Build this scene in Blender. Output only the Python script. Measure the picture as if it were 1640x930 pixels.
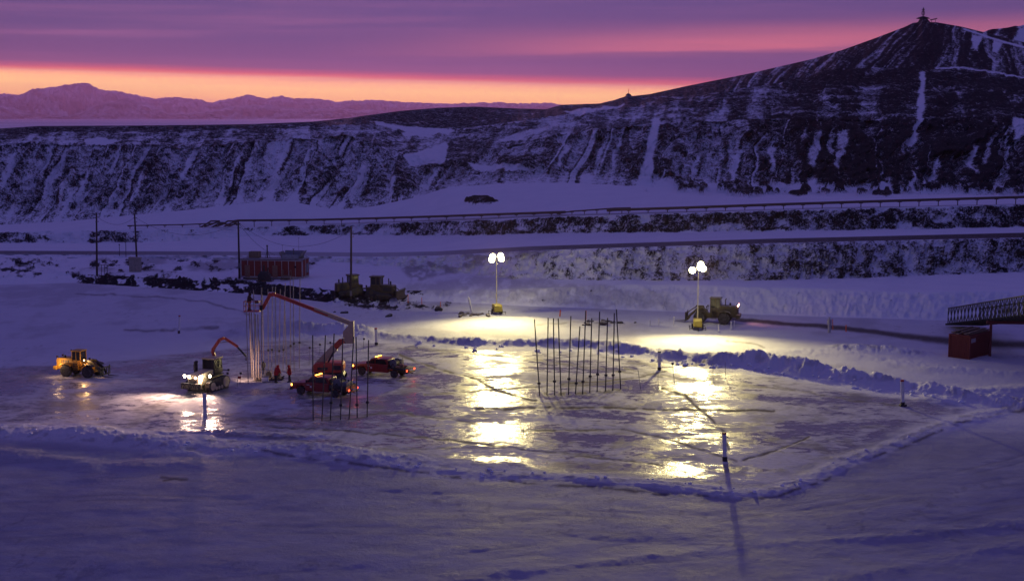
import bpy, bmesh, math, random
import numpy as np
from mathutils import Vector, Matrix

# ------------------------------------------------------------------ camera, sky, exposure
for o in list(bpy.data.objects):
    bpy.data.objects.remove(o)
scene = bpy.context.scene
COL = scene.collection
R = math.radians
F = 2253.0                      # focal length in photo pixels (1640 wide)
CAMZ = 28.0
PITCH = math.atan((465 - 188) / F)
cam_data = bpy.data.cameras.new("camera")
cam_data.sensor_width = 36.0
cam_data.lens = 36.0 * F / 1640.0
cam_data.clip_start = 0.5
cam_data.clip_end = 150000.0
cam = bpy.data.objects.new("camera", cam_data)
cam.location = (0, 0, CAMZ)
cam.rotation_euler = (R(90) - PITCH, 0, 0)
COL.objects.link(cam)
scene.camera = cam

vs = scene.view_settings
vs.view_transform = 'Standard'
vs.look = 'None'
vs.gamma = 1.0
vs.exposure = 0.0
scene.cycles.max_bounces = 5
scene.cycles.diffuse_bounces = 3
scene.cycles.glossy_bounces = 3
scene.cycles.transmission_bounces = 3
scene.cycles.volume_bounces = 0
scene.cycles.sample_clamp_indirect = 4.0
scene.cycles.use_denoising = True


class NT:
    """small node-tree helper"""
    def __init__(self, tree):
        self.t = tree
        tree.nodes.clear()

    def n(self, typ, **kw):
        nd = self.t.nodes.new(typ)
        for k, v in kw.items():
            setattr(nd, k, v)
        return nd

    def l(self, a, b):
        self.t.links.new(a, b)

    def math(self, op, a, b=None, c=None, clamp=False):
        nd = self.n('ShaderNodeMath', operation=op)
        nd.use_clamp = clamp
        for i, v in enumerate((a, b, c)):
            if v is None:
                continue
            if isinstance(v, (int, float)):
                nd.inputs[i].default_value = v
            else:
                self.l(v, nd.inputs[i])
        return nd.outputs[0]

    def ramp(self, fac, stops, interp='LINEAR'):
        nd = self.n('ShaderNodeValToRGB')
        cr = nd.color_ramp
        cr.interpolation = interp
        while len(cr.elements) > 1:
            cr.elements.remove(cr.elements[-1])
        cr.elements[0].position = stops[0][0]
        cr.elements[0].color = (*stops[0][1], 1)
        for p, c in stops[1:]:
            e = cr.elements.new(p)
            e.color = (*c, 1)
        self.l(fac, nd.inputs[0])
        return nd.outputs[0]

    def mix(self, fac, a, b, blend='MIX'):
        nd = self.n('ShaderNodeMix', data_type='RGBA', blend_type=blend)
        for i, v in ((0, fac), (6, a), (7, b)):
            if isinstance(v, (int, float)):
                nd.inputs[i].default_value = v
            elif isinstance(v, tuple):
                nd.inputs[i].default_value = (*v, 1)
            else:
                self.l(v, nd.inputs[i])
        return nd.outputs[2]

    def noise(self, vec, scale, detail=4, rough=0.55, dist=0.0):
        nd = self.n('ShaderNodeTexNoise')
        nd.inputs['Scale'].default_value = scale
        nd.inputs['Detail'].default_value = detail
        nd.inputs['Roughness'].default_value = rough
        nd.inputs['Distortion'].default_value = dist
        if vec is not None:
            self.l(vec, nd.inputs['Vector'])
        return nd.outputs[0]

    def mapping(self, vec, scale=(1, 1, 1), rot=(0, 0, 0), loc=(0, 0, 0)):
        nd = self.n('ShaderNodeMapping')
        nd.inputs['Scale'].default_value = scale
        nd.inputs['Rotation'].default_value = rot
        nd.inputs['Location'].default_value = loc
        self.l(vec, nd.inputs['Vector'])
        return nd.outputs[0]

    def smooth(self, v, a, b):
        nd = self.n('ShaderNodeMapRange', interpolation_type='SMOOTHSTEP')
        self.l(v, nd.inputs[0])
        nd.inputs[1].default_value = a
        nd.inputs[2].default_value = b
        return nd.outputs[0]


def build_world():
    w = bpy.data.worlds.new("World")
    scene.world = w
    w.use_nodes = True
    t = NT(w.node_tree)
    tc = t.n('ShaderNodeTexCoord').outputs['Generated']
    sep = t.n('ShaderNodeSeparateXYZ')
    t.l(tc, sep.inputs[0])
    x, y, z = sep.outputs
    ay = t.math('MAXIMUM', t.math('ABSOLUTE', y), 0.25)
    az = t.math('DIVIDE', x, ay)
    wob = t.noise(t.mapping(tc, (3, 3, 60)), 1.0, 4, 0.6)
    wob2 = t.noise(t.mapping(tc, (9, 9, 330)), 1.0, 5, 0.6)
    q = t.math('MULTIPLY_ADD', az, 0.021, z)
    q = t.math('MULTIPLY_ADD', t.math('SUBTRACT', wob, 0.5), 0.004, q)
    q = t.math('MULTIPLY_ADD', t.math('SUBTRACT', wob2, 0.5), 0.0022, q)
    q10 = t.math('MULTIPLY', q, 10.0)
    low = t.ramp(q10, [
        (0.00, (1.0, .34, .26)), (0.05, (1.7, .66, .26)), (0.10, (2.1, 1.0, .24)), (0.165, (2.25, 1.20, .30)),
        (0.21, (2.15, .98, .30)), (0.243, (1.5, .55, .27)), (0.258, (1.25, .25, .13)), (0.275, (.80, .125, .14)),
        (0.31, (.23, .076, .19)), (0.37, (.130, .064, .20)), (0.52, (.074, .056, .205)),
        (0.72, (.066, .055, .215)), (1.0, (.064, .056, .225))])
    # upper sky: deep violet blue to the zenith
    up = t.ramp(z, [(0.08, (.064, .056, .225)), (0.35, (.069, .068, .262)), (1.0, (.065, .068, .270))])
    f = t.smooth(z, 0.07, 0.16)
    col = t.mix(f, low, up)
    # pink streaks of thin cloud, right of the middle
    v = t.math('SUBTRACT', z, t.math('MULTIPLY_ADD', az, 0.012, 0.0468))
    v = t.math('MULTIPLY_ADD', t.math('SUBTRACT', wob, 0.5), 0.008, v)
    v = t.math('MULTIPLY_ADD', t.math('SUBTRACT', wob2, 0.5), 0.0075, v)
    g = t.math('DIVIDE', v, t.math('MULTIPLY_ADD', t.smooth(v, -.004, .004), .0075, .0050))
    g = t.math('POWER', 2.718, t.math('MULTIPLY', t.math('MULTIPLY', g, g), -1.0))
    aw = t.smooth(az, -0.17, 0.20)
    front = t.smooth(y, 0.0, 0.3)
    pm = t.math('MULTIPLY', t.math('MULTIPLY', g, aw), front)
    pm = t.math('MULTIPLY', pm, t.math('MULTIPLY_ADD', wob2, 0.5, 0.6), clamp=True)
    col = t.mix(pm, col, (.80, .185, .235))
    # fainter veils across the upper left
    v2 = t.noise(t.mapping(tc, (2.2, 2.2, 75), (0, R(-2), 0)), 1.0, 5, 0.62)
    m2 = t.math('MULTIPLY', t.math('MULTIPLY', t.smooth(v2, 0.42, 0.74), 0.75), front)
    m2 = t.math('MULTIPLY', m2, t.smooth(z, 0.028, 0.04))
    col = t.mix(m2, col, (.30, .11, .27))
    # the glow only stands ahead of the camera; the opposite horizon is violet dusk
    back = t.smooth(y, -0.35, 0.35)
    col = t.mix(back, (.067, .066, .258), col)
    sky = t.n('ShaderNodeTexSky', sky_type='NISHITA')
    sky.sun_disc = False
    sky.sun_elevation = R(-3.0)
    sky.sun_rotation = R(-20)
    b1 = t.n('ShaderNodeBackground')
    t.l(sky.outputs[0], b1.inputs[0])
    b1.inputs[1].default_value = 0.05
    b2 = t.n('ShaderNodeBackground')
    t.l(col, b2.inputs[0])
    b2.inputs[1].default_value = 1.0
    add = t.n('ShaderNodeAddShader')
    t.l(b1.outputs[0], add.inputs[0])
    t.l(b2.outputs[0], add.inputs[1])
    out = t.n('ShaderNodeOutputWorld')
    t.l(add.outputs[0], out.inputs[0])


build_world()

# the sun has set behind the far range: only its faint pink afterglow still skims the high air and the ridges
sd = bpy.data.lights.new('afterglow_sun', 'SUN')
sd.energy = 0.62
sd.angle = R(1)
sd.color = (1.0, .42, .84)
so = bpy.data.objects.new('afterglow_sun', sd)
so.rotation_euler = Vector((.12, -1.0, -math.tan(R(3.2)))).to_track_quat('-Z', 'Y').to_euler()
COL.objects.link(so)

# ------------------------------------------------------------------ geometry helpers
CP, SP = math.cos(PITCH), math.sin(PITCH)


def z_for(y, D):
    v = -(np.asarray(y, float) - 465) / F
    return CAMZ + np.asarray(D, float) * (-SP + v * CP) / (CP + v * SP)


def d_for(y, z):
    v = -(np.asarray(y, float) - 465) / F
    return (np.asarray(z, float) - CAMZ) * (CP + v * SP) / (-SP + v * CP)


def x_for(px, y, D):
    v = -(np.asarray(y, float) - 465) / F
    return (np.asarray(px, float) - 820) / F * np.asarray(D, float) / (CP + v * SP)


def py_of(Y, Z):
    h = (Z - CAMZ) / Y
    v = (h * CP + SP) / (CP - h * SP)
    return 465 - v * F


def at(px, py, z=0.0):
    D = float(d_for(py, z))
    return Vector((float(x_for(px, py, D)), D, z))


def at_d(px, py, D):
    return Vector((float(x_for(px, py, D)), float(D), float(z_for(py, D))))


def _hash(xi, yi, seed):
    h = (xi * 374761393 + yi * 668265263 + seed * 362437) & 0xFFFFFFFF
    h = ((h ^ (h >> 13)) * 1274126177) & 0xFFFFFFFF
    h = h ^ (h >> 16)
    return (h & 0xFFFFFF) / float(0xFFFFFF)


def vnoise(x, y, seed=0):
    xi = np.floor(x).astype(np.int64)
    yi = np.floor(y).astype(np.int64)
    fx = x - xi
    fy = y - yi
    fx = fx * fx * fx * (fx * (fx * 6 - 15) + 10)
    fy = fy * fy * fy * (fy * (fy * 6 - 15) + 10)
    a = _hash(xi, yi, seed); b = _hash(xi + 1, yi, seed)
    c = _hash(xi, yi + 1, seed); d = _hash(xi + 1, yi + 1, seed)
    return (a * (1 - fx) + b * fx) * (1 - fy) + (c * (1 - fx) + d * fx) * fy


def fbm(x, y, octv=4, seed=0, gain=0.5):
    s = 0.0; amp = 1.0; tot = 0.0
    cx, sx = math.cos(0.6), math.sin(0.6)
    for o in range(octv):
        s = s + amp * vnoise(x, y, seed + o * 17)
        tot += amp
        amp *= gain
        x, y = (x * cx - y * sx) * 2.03 + 13.7, (x * sx + y * cx) * 2.03 + 5.1
    return s / tot


def afbm(x, y, octv=4, seed=0, gain=0.5):
    """fbm without rotation between octaves, so stretched noise stays stretched"""
    s = 0.0; amp = 1.0; tot = 0.0
    for o in range(octv):
        s = s + amp * vnoise(x * 2.03 ** o + 31.7 * o, y * 2.03 ** o + 11.3 * o, seed + o * 17)
        tot += amp
        amp *= gain
    return s / tot


def sstep(v, a, b):
    t = np.clip((v - a) / (b - a), 0, 1)
    return t * t * (3 - 2 * t)


def pl(x, pts):
    p = np.array(pts, float)
    return np.interp(x, p[:, 0], p[:, 1])


def poly_dist(X, Y, pts, vals=None):
    """distance to a polyline, and a value interpolated along it"""
    best = np.full(X.shape, 1e9)
    val = np.zeros(X.shape)
    for i in range(len(pts) - 1):
        ax, ay = pts[i]; bx, by = pts[i + 1]
        dx, dy = bx - ax, by - ay
        L = dx * dx + dy * dy + 1e-9
        t = np.clip(((X - ax) * dx + (Y - ay) * dy) / L, 0, 1)
        d = np.hypot(X - (ax + t * dx), Y - (ay + t * dy))
        m = d < best
        best = np.where(m, d, best)
        if vals is not None:
            val = np.where(m, vals[i] * (1 - t) + vals[i + 1] * t, val)
    return best, val


def in_poly(X, Y, pts):
    ins = np.zeros(X.shape, bool)
    n = len(pts)
    for i in range(n):
        x1, y1 = pts[i]; x2, y2 = pts[(i + 1) % n]
        if y1 == y2:
            continue
        c = ((y1 > Y) != (y2 > Y)) & (X < (x2 - x1) * (Y - y1) / (y2 - y1) + x1)
        ins ^= c
    return ins


def soft_poly(X, Y, pts, w, wob=0.0, seed=5, sc=14.0):
    """1 inside the polygon, 0 outside, ragged soft edge of width w"""
    out = np.zeros(X.shape)
    m = w + wob + 1
    xs = [p[0] for p in pts]; ys = [p[1] for p in pts]
    sel = (X > min(xs) - m) & (X < max(xs) + m) & (Y > min(ys) - m) & (Y < max(ys) + m)
    x, y = X[sel], Y[sel]
    d, _ = poly_dist(x, y, list(pts) + [pts[0]])
    s = np.where(in_poly(x, y, pts), d, -d)
    if wob:
        s = s + (fbm(x / sc, y / (sc * 0.5), 4, seed) - 0.5) * 2 * wob
    out[sel] = sstep(s, -w, w)
    return out


def tag(o, label=None, cat=None, group=None, kind=None):
    if label:
        o['label'] = label
    if cat:
        o['category'] = cat
    if group:
        o['group'] = group
    if kind:
        o['kind'] = kind
    return o


def empty(name, loc=(0, 0, 0), rz=0.0, label=None, cat=None, group=None, kind=None, scale=1.0):
    o = bpy.data.objects.new(name, None)
    o.empty_display_size = 0.3
    o.location = loc
    o.rotation_euler = (0, 0, rz)
    o.scale = (scale,) * 3
    COL.objects.link(o)
    return tag(o, label, cat, group, kind)


def copy_tree(o, parent=None):
    c = o.copy()
    COL.objects.link(c)
    if parent is not None:
        c.parent = parent
        c.matrix_parent_inverse = o.matrix_parent_inverse.copy()
    for ch in list(o.children):
        copy_tree(ch, c)
    return c


class MB:
    """collects shapes in one mesh"""
    def __init__(self):
        self.bm = bmesh.new()

    def _take(self, verts, M):
        bmesh.ops.transform(self.bm, matrix=M, verts=verts)

    def box(self, c, s, rot=(0, 0, 0), bevel=0.0):
        r = bmesh.ops.create_cube(self.bm, size=1.0)
        vv = r['verts']
        M = Matrix.Translation(Vector(c)) @ (Matrix.Rotation(rot[2], 4, 'Z') @ Matrix.Rotation(rot[1], 4, 'Y') @ Matrix.Rotation(rot[0], 4, 'X')) @ Matrix.Diagonal((*s, 1))
        self._take(vv, M)
        if bevel:
            es = list({e for v in vv for e in v.link_edges})
            bmesh.ops.bevel(self.bm, geom=es, offset=bevel, segments=2, affect='EDGES', profile=0.6)
        return self

    def cyl(self, p0, p1, r0, r1=None, n=12):
        p0, p1 = Vector(p0), Vector(p1)
        r1 = r0 if r1 is None else r1
        d = p1 - p0
        r = bmesh.ops.create_cone(self.bm, cap_ends=True, cap_tris=False, segments=n, radius1=r0, radius2=r1, depth=d.length)
        M = Matrix.Translation((p0 + p1) / 2) @ d.to_track_quat('Z', 'Y').to_matrix().to_4x4()
        self._take(r['verts'], M)
        return self

    def tube(self, pts, r, n=8):
        for a, b in zip(pts[:-1], pts[1:]):
            self.cyl(a, b, r, r, n)
        for p in pts[1:-1]:
            self.ball(p, r * 1.02, 1)
        return self

    def beam(self, p0, p1, w, h, bevel=0.0):
        """square bar from p0 to p1"""
        p0, p1 = Vector(p0), Vector(p1)
        d = p1 - p0
        r = bmesh.ops.create_cube(self.bm, size=1.0)
        up = Vector((0, 0, 1)) if abs(d.normalized().z) < 0.97 else Vector((1, 0, 0))
        xa = d.normalized(); ya = up.cross(xa).normalized(); za = xa.cross(ya)
        Rm = Matrix((xa, ya, za)).transposed().to_4x4()
        vv = r['verts']
        self._take(vv, Matrix.Translation((p0 + p1) / 2) @ Rm @ Matrix.Diagonal((d.length, w, h, 1)))
        if bevel:
            es = list({e for v in vv for e in v.link_edges})
            bmesh.ops.bevel(self.bm, geom=es, offset=bevel, segments=2, affect='EDGES', profile=0.6)
        return self

    def ball(self, c, r, sub=2, sc=(1, 1, 1)):
        q = bmesh.ops.create_icosphere(self.bm, subdivisions=sub, radius=r)
        self._take(q['verts'], Matrix.Translation(Vector(c)) @ Matrix.Diagonal((*sc, 1)))
        return self

    def prism(self, prof, y0, y1, bevel=0.0, axis='Y'):
        """polygon of (x, z) extruded from y0 to y1 (axis X: polygon of (y, z))"""
        def P(a, b, w):
            return (a, w, b) if axis == 'Y' else (w, a, b)
        v0 = [self.bm.verts.new(P(a, b, y0)) for a, b in prof]
        v1 = [self.bm.verts.new(P(a, b, y1)) for a, b in prof]
        n = len(prof)
        fs = [self.bm.faces.new(v0[::-1]), self.bm.faces.new(v1)]
        for i in range(n):
            fs.append(self.bm.faces.new((v0[i], v0[(i + 1) % n], v1[(i + 1) % n], v1[i])))
        bmesh.ops.recalc_face_normals(self.bm, faces=fs)
        if bevel:
            es = [e for e in {e for v in v0 + v1 for e in v.link_edges}]
            bmesh.ops.bevel(self.bm, geom=es, offset=bevel, segments=2, affect='EDGES', profile=0.6)
        return self

    def lathe(self, c, prof, axis='Z', n=20):
        """profile of (radius, height) spun about an axis through c"""
        rings = []
        for r, h in prof:
            ring = []
            for k in range(n):
                a = 2 * math.pi * k / n
                p = {'Z': (r * math.cos(a), r * math.sin(a), h), 'Y': (r * math.cos(a), h, r * math.sin(a)),
                     'X': (h, r * math.cos(a), r * math.sin(a))}[axis]
                ring.append(self.bm.verts.new(Vector(c) + Vector(p)))
            rings.append(ring)
        fs = []
        for a, b in zip(rings[:-1], rings[1:]):
            for k in range(n):
                fs.append(self.bm.faces.new((a[k], a[(k + 1) % n], b[(k + 1) % n], b[k])))
        fs.append(self.bm.faces.new(rings[0][::-1]))
        fs.append(self.bm.faces.new(rings[-1]))
        bmesh.ops.recalc_face_normals(self.bm, faces=fs)
        return self

    def build(self, name, mat, parent=None, smooth=True, label=None):
        me = bpy.data.meshes.new(name)
        self.bm.to_mesh(me)
        self.bm.free()
        me.materials.append(mat)
        if smooth:
            for p in me.polygons:
                p.use_smooth = True
            try:
                me.set_sharp_from_angle(angle=R(35))
            except Exception:
                pass
        o = bpy.data.objects.new(name, me)
        COL.objects.link(o)
        if parent is not None:
            o.parent = parent
        if label:
            o['label'] = label
        return o


# ------------------------------------------------------------------ materials
MATS = {}


def paint(name, col, rough=0.5, metal=0.0, dirt=0.35, dirtcol=(.09, .08, .075), scale=2.5, frost=0.0):
    if name in MATS:
        return MATS[name]
    m = bpy.data.materials.new(name)
    m.use_nodes = True
    t = NT(m.node_tree)
    tc = t.n('ShaderNodeTexCoord').outputs['Object']
    n1 = t.noise(tc, scale, 6, 0.65)
    n2 = t.noise(t.mapping(tc, (1, 1, .3)), scale * 4, 4, 0.6)
    f = t.math('MULTIPLY', t.smooth(n1, 0.42, 0.75), dirt)
    c = t.mix(f, col, dirtcol)
    c = t.mix(t.math('MULTIPLY', t.smooth(n2, .5, .8), dirt * .5), c, tuple(min(1, k * 1.5 + .02) for k in col))
    if frost:
        geo = t.n('ShaderNodeNewGeometry')
        sp = t.n('ShaderNodeSeparateXYZ')
        t.l(geo.outputs['Normal'], sp.inputs[0])
        fr = t.math('MULTIPLY', t.smooth(sp.outputs[2], 0.5, 0.9), t.math('MULTIPLY', t.smooth(n1, .35, .6), frost))
        c = t.mix(fr, c, (.75, .77, .8))
    b = t.n('ShaderNodeBsdfPrincipled')
    t.l(c, b.inputs['Base Color'])
    b.inputs['Metallic'].default_value = metal
    t.l(t.math('MULTIPLY_ADD', n1, 0.35, rough - 0.15, clamp=True), b.inputs['Roughness'])
    bp = t.n('ShaderNodeBump')
    bp.inputs['Strength'].default_value = 0.15
    bp.inputs['Distance'].default_value = 0.02
    t.l(n2, bp.inputs['Height'])
    t.l(bp.outputs[0], b.inputs['Normal'])
    o = t.n('ShaderNodeOutputMaterial')
    t.l(b.outputs[0], o.inputs[0])
    MATS[name] = m
    return m


def emit(name, col, strength):
    if name in MATS:
        return MATS[name]
    m = bpy.data.materials.new(name)
    m.use_nodes = True
    t = NT(m.node_tree)
    e = t.n('ShaderNodeEmission')
    e.inputs[0].default_value = (*col, 1)
    e.inputs[1].default_value = strength
    o = t.n('ShaderNodeOutputMaterial')
    t.l(e.outputs[0], o.inputs[0])
    MATS[name] = m
    return m


def glass(name='dark_window_glass', col=(.02, .022, .025)):
    if name in MATS:
        return MATS[name]
    m = bpy.data.materials.new(name)
    m.use_nodes = True
    t = NT(m.node_tree)
    b = t.n('ShaderNodeBsdfPrincipled')
    b.inputs['Base Color'].default_value = (*col, 1)
    b.inputs['Roughness'].default_value = 0.08
    o = t.n('ShaderNodeOutputMaterial')
    t.l(b.outputs[0], o.inputs[0])
    MATS[name] = m
    return m


def terrain_mat():
    m = bpy.data.materials.new('snow_rock_and_ice')
    m.use_nodes = True
    t = NT(m.node_tree)
    geo = t.n('ShaderNodeNewGeometry')
    pos = geo.outputs['Position']

    def A(n):
        return t.n('ShaderNodeAttribute', attribute_name=n).outputs['Fac']
    rock, ice, dirt, pack = A('rock'), A('ice'), A('dirt'), A('pack')
    n_f = t.noise(pos, 2.9, 7, 0.72)
    n_m = t.noise(pos, 0.22, 5, 0.6)
    n_s = t.noise(t.mapping(pos, (.30, .52, .5), (0, 0, R(24))), 1.0, 6, 0.62, 0.4)   # wind and wheel streaks
    n_s2 = t.noise(t.mapping(pos, (.06, .12, .1), (0, 0, R(-20))), 1.0, 5, 0.6, 0.6)
    # snow
    snow = t.mix(n_m, (.70, .72, .78), (.86, .87, .90))
    snow = t.mix(t.math('MULTIPLY', t.smooth(n_f, .45, .8), .25), snow, (.55, .57, .64))
    packc = t.mix(t.smooth(n_s, .3, .7), (.26, .27, .335), (.36, .37, .44))
    packc = t.mix(t.math('MULTIPLY', t.smooth(n_s2, .42, .66), .40), packc, (.25, .25, .30))
    snow = t.mix(pack, snow, packc)
    # ice
    n_i = t.noise(t.mapping(pos, (.09, .13, .1), (0, 0, R(25))), 1.0, 7, 0.62, 0.8)
    n_i2 = t.noise(t.mapping(pos, (.55, .8, 1), (0, 0, R(-30))), 1.0, 5, 0.65, 0.3)
    n_i3 = t.noise(t.mapping(pos, (1.5, 1.9, 1), (0, 0, R(5))), 1.0, 6, 0.7, 0.5)
    wsum = t.math('MULTIPLY_ADD', n_i2, .30, t.math('MULTIPLY', n_i, .50))
    wet = t.smooth(t.math('MULTIPLY_ADD', n_i3, .20, wsum), .455, .535)
    n_i4 = t.noise(t.mapping(pos, (1.2, 5.0, 2), (0, 0, R(-8))), 1.0, 6, 0.7, 0.3)
    icec = t.mix(wet, (.54, .54, .56), (.20, .20, .205))
    icec = t.mix(t.math('MULTIPLY', t.smooth(n_i4, .50, .62), .35), icec, (.62, .62, .64))
    icec = t.mix(t.math('MULTIPLY', t.smooth(n_i4, .48, .38), .45), icec, (.15, .148, .15))
    icec = t.mix(t.math('MULTIPLY', t.smooth(n_i2, .5, .75), .45), icec, (.17, .165, .165))
    col = t.mix(ice, snow, icec)
    # rock
    n_r = t.noise(pos, 0.7, 6, 0.7)
    n_r2 = t.noise(t.mapping(pos, (1, 1, 1)), 2.6, 4, 0.7)
    rk = t.mix(n_r, (.009, .009, .011), (.046, .044, .050))
    n_r3 = t.noise(t.mapping(pos, (.55, .5, .42), (R(20), 0, 0)), 1.0, 7, 0.74, .3)
    rf = t.math('MULTIPLY_ADD', t.math('SUBTRACT', n_r2, .5), 1.45, t.math('MULTIPLY', rock, .88))
    rf = t.math('MULTIPLY_ADD', t.math('SUBTRACT', n_r3, .5), 1.55, rf)
    rf = t.math('MULTIPLY', t.smooth(rf, .30, .74), t.smooth(rock, .02, .16))
    col = t.mix(rf, col, rk)
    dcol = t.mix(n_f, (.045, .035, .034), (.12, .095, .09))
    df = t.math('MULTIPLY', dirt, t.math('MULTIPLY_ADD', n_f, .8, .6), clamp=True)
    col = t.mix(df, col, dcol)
    b = t.n('ShaderNodeBsdfPrincipled')
    t.l(col, b.inputs['Base Color'])
    # roughness: dry snow 0.9, packed 0.5, wet ice 0.12
    r_p = t.math('MULTIPLY_ADD', n_s, .35, .52)
    r_s = t.n('ShaderNodeMix', data_type='FLOAT')
    t.l(pack, r_s.inputs[0]); r_s.inputs[2].default_value = .9; t.l(r_p, r_s.inputs[3])
    r_i = t.math('MULTIPLY_ADD', wet, -.52, .68)
    r_i = t.math('MULTIPLY_ADD', n_i2, .10, r_i)
    r_i = t.math('MULTIPLY_ADD', n_i4, .30, t.math('SUBTRACT', r_i, .15), clamp=True)
    r_m = t.n('ShaderNodeMix', data_type='FLOAT')
    t.l(ice, r_m.inputs[0]); t.l(r_s.outputs[0], r_m.inputs[2]); t.l(r_i, r_m.inputs[3])
    r_k = t.n('ShaderNodeMix', data_type='FLOAT')
    t.l(rf, r_k.inputs[0]); t.l(r_m.outputs[0], r_k.inputs[2]); r_k.inputs[3].default_value = .9
    r_d = t.n('ShaderNodeMix', data_type='FLOAT')
    t.l(df, r_d.inputs[0]); t.l(r_k.outputs[0], r_d.inputs[2]); r_d.inputs[3].default_value = .95
    t.l(r_d.outputs[0], b.inputs['Roughness'])
    t.l(t.math('MULTIPLY_ADD', t.math('MAXIMUM', df, rf), -.45, .5), b.inputs['Specular IOR Level'])
    b.inputs['IOR'].default_value = 1.33
    # bump
    h1 = t.math('MULTIPLY', n_f, .22)
    h = t.math('MULTIPLY_ADD', n_i2, .12, h1)
    amt = t.n('ShaderNodeMix', data_type='FLOAT')
    t.l(ice, amt.inputs[0]); amt.inputs[2].default_value = 0.8
    t.l(t.math('MULTIPLY_ADD', wet, -.16, .40), amt.inputs[3])
    amt2 = t.n('ShaderNodeMix', data_type='FLOAT')
    t.l(pack, amt2.inputs[0]); t.l(amt.outputs[0], amt2.inputs[2]); amt2.inputs[3].default_value = 0.6
    amt3 = t.n('ShaderNodeMix', data_type='FLOAT')
    t.l(ice, amt3.inputs[0]); t.l(amt2.outputs[0], amt3.inputs[2]); t.l(amt.outputs[0], amt3.inputs[3])
    bp = t.n('ShaderNodeBump')
    bp.inputs['Distance'].default_value = 0.5
    t.l(amt3.outputs[0], bp.inputs['Strength'])
    t.l(h, bp.inputs['Height'])
    t.l(bp.outputs[0], b.inputs['Normal'])
    o = t.n('ShaderNodeOutputMaterial')
    t.l(b.outputs[0], o.inputs[0])
    return m


TERR = terrain_mat()
# ------------------------------------------------------------------ terrain
cols = np.concatenate([np.linspace(-3600, -420, 60), np.arange(-400, 2041, 1.6), np.linspace(2060, 5200, 60)])
NC = len(cols)

yA = pl(cols, [(-300, 455), (0, 455), (120, 452), (400, 470), (550, 486), (700, 482), (850, 490), (1100, 499), (1300, 506), (1500, 512), (1700, 512)])
dA = d_for(yA, 0)
yB = pl(cols, [(-300, 441), (0, 441), (120, 438), (400, 452), (550, 466), (700, 464), (800, 464), (1000, 455), (1200, 460), (1350, 464), (1450, 468), (1700, 465)])
dB = dA + 5; zB = z_for(yB, dB)
yC = pl(cols, [(-300, 412), (0, 412), (400, 416), (550, 420), (700, 434), (820, 447), (1000, 450), (1200, 450), (1400, 445), (1640, 436), (1900, 430)])
zC = zB + 0.4; dC = d_for(yC, zC)
dC = np.maximum(dC, dB + 2); zC = z_for(yC, dC)
yD = pl(cols, [(-300, 407), (0, 407), (400, 409), (600, 411), (700, 409), (850, 401), (1000, 396), (1240, 389), (1640, 380), (1900, 376)])
dD = dC + pl(cols, [(600, 3), (850, 8), (1700, 8)]); zD = z_for(yD, dD)
yE = yD - pl(cols, [(0, 6), (700, 7), (1000, 7), (1640, 8)])
zE = zD + 0.15; dE = d_for(yE, zE)
yF = pl(cols, [(-300, 392), (0, 390), (240, 389), (330, 383), (400, 378), (620, 377), (700, 379), (850, 375), (1240, 371), (1640, 364), (1900, 360)])
yF = np.minimum(yF, yE - 4)
zF = zE + 0.2; dF = d_for(yF, zF)
yG = pl(cols, [(-300, 372), (0, 371), (120, 369), (240, 367), (400, 363), (700, 354), (900, 346), (1240, 336), (1640, 327), (1900, 320)])
dG = dF + 5; zG = z_for(yG, dG)
yH = pl(cols, [(-300, 362), (0, 360), (100, 355), (150, 350), (300, 336), (430, 321), (480, 325), (540, 336), (600, 330), (660, 317), (720, 299), (800, 294), (900, 292), (1040, 299), (1200, 313), (1300, 309), (1450, 311), (1640, 313)])
dH = np.maximum(pl(cols, [(0, 322), (700, 318), (1640, 312)]), dG + 12); zH = z_for(yH, dH)
yI = pl(cols, [(-300, 228), (0, 230), (150, 233), (300, 236), (450, 226), (550, 216), (640, 242), (720, 262), (800, 236), (900, 216), (1000, 202), (1200, 190), (1400, 192), (1640, 186)])
dI = pl(cols, [(-300, 356), (0, 356), (640, 352), (720, 356), (900, 372), (1200, 376), (1640, 380)]); zI = z_for(yI, dI)
yJ = pl(cols, [(-300, 216), (0, 214), (400, 208), (560, 198), (640, 200), (720, 206), (780, 200), (850, 192), (900, 184), (1000, 172), (1100, 158), (1200, 140), (1300, 122), (1340, 111), (1480, 107), (1560, 112), (1640, 122), (1900, 150)])
dJ = pl(cols, [(-300, 378), (0, 378), (560, 385), (640, 425), (900, 435), (1100, 450), (1340, 475), (1640, 480)]); zJ = z_for(yJ, dJ)
SKY = [(-400, 212), (0, 206), (60, 202), (250, 201), (400, 199), (500, 195), (560, 189), (580, 186), (610, 182), (640, 178), (700, 173), (760, 171), (830, 174), (875, 175), (900, 168), (960, 166), (985, 160), (1000, 155), (1006, 151), (1013, 154), (1040, 151), (1100, 138), (1200, 118), (1300, 95), (1350, 80), (1400, 62), (1450, 43), (1462, 37), (1470, 36), (1472, 32), (1478, 27), (1484, 29), (1490, 36), (1500, 36), (1540, 43), (1560, 48), (1600, 58), (1640, 68), (1800, 100), (2100, 160)]
yK = pl(cols, SKY)
dK = pl(cols, [(-300, 402), (500, 402), (580, 440), (640, 490), (760, 530), (1006, 560), (1200, 570), (1480, 620), (1640, 640)]); zK = z_for(yK, dK)
dL = dK + 160; zL = zK - 60

rowsY, rowsZ, seg, tt = [], [], [], []


def add_rows(y0, z0, y1, z1, n, s, ease=False):
    for k in range(n):
        t = k / n
        rowsY.append(y0 * (1 - t) + y1 * t)
        te = t * t * (3 - 2 * t) if ease else t
        rowsZ.append(z0 * (1 - te) + z1 * te)
        seg.append(s); tt.append(t)


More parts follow.
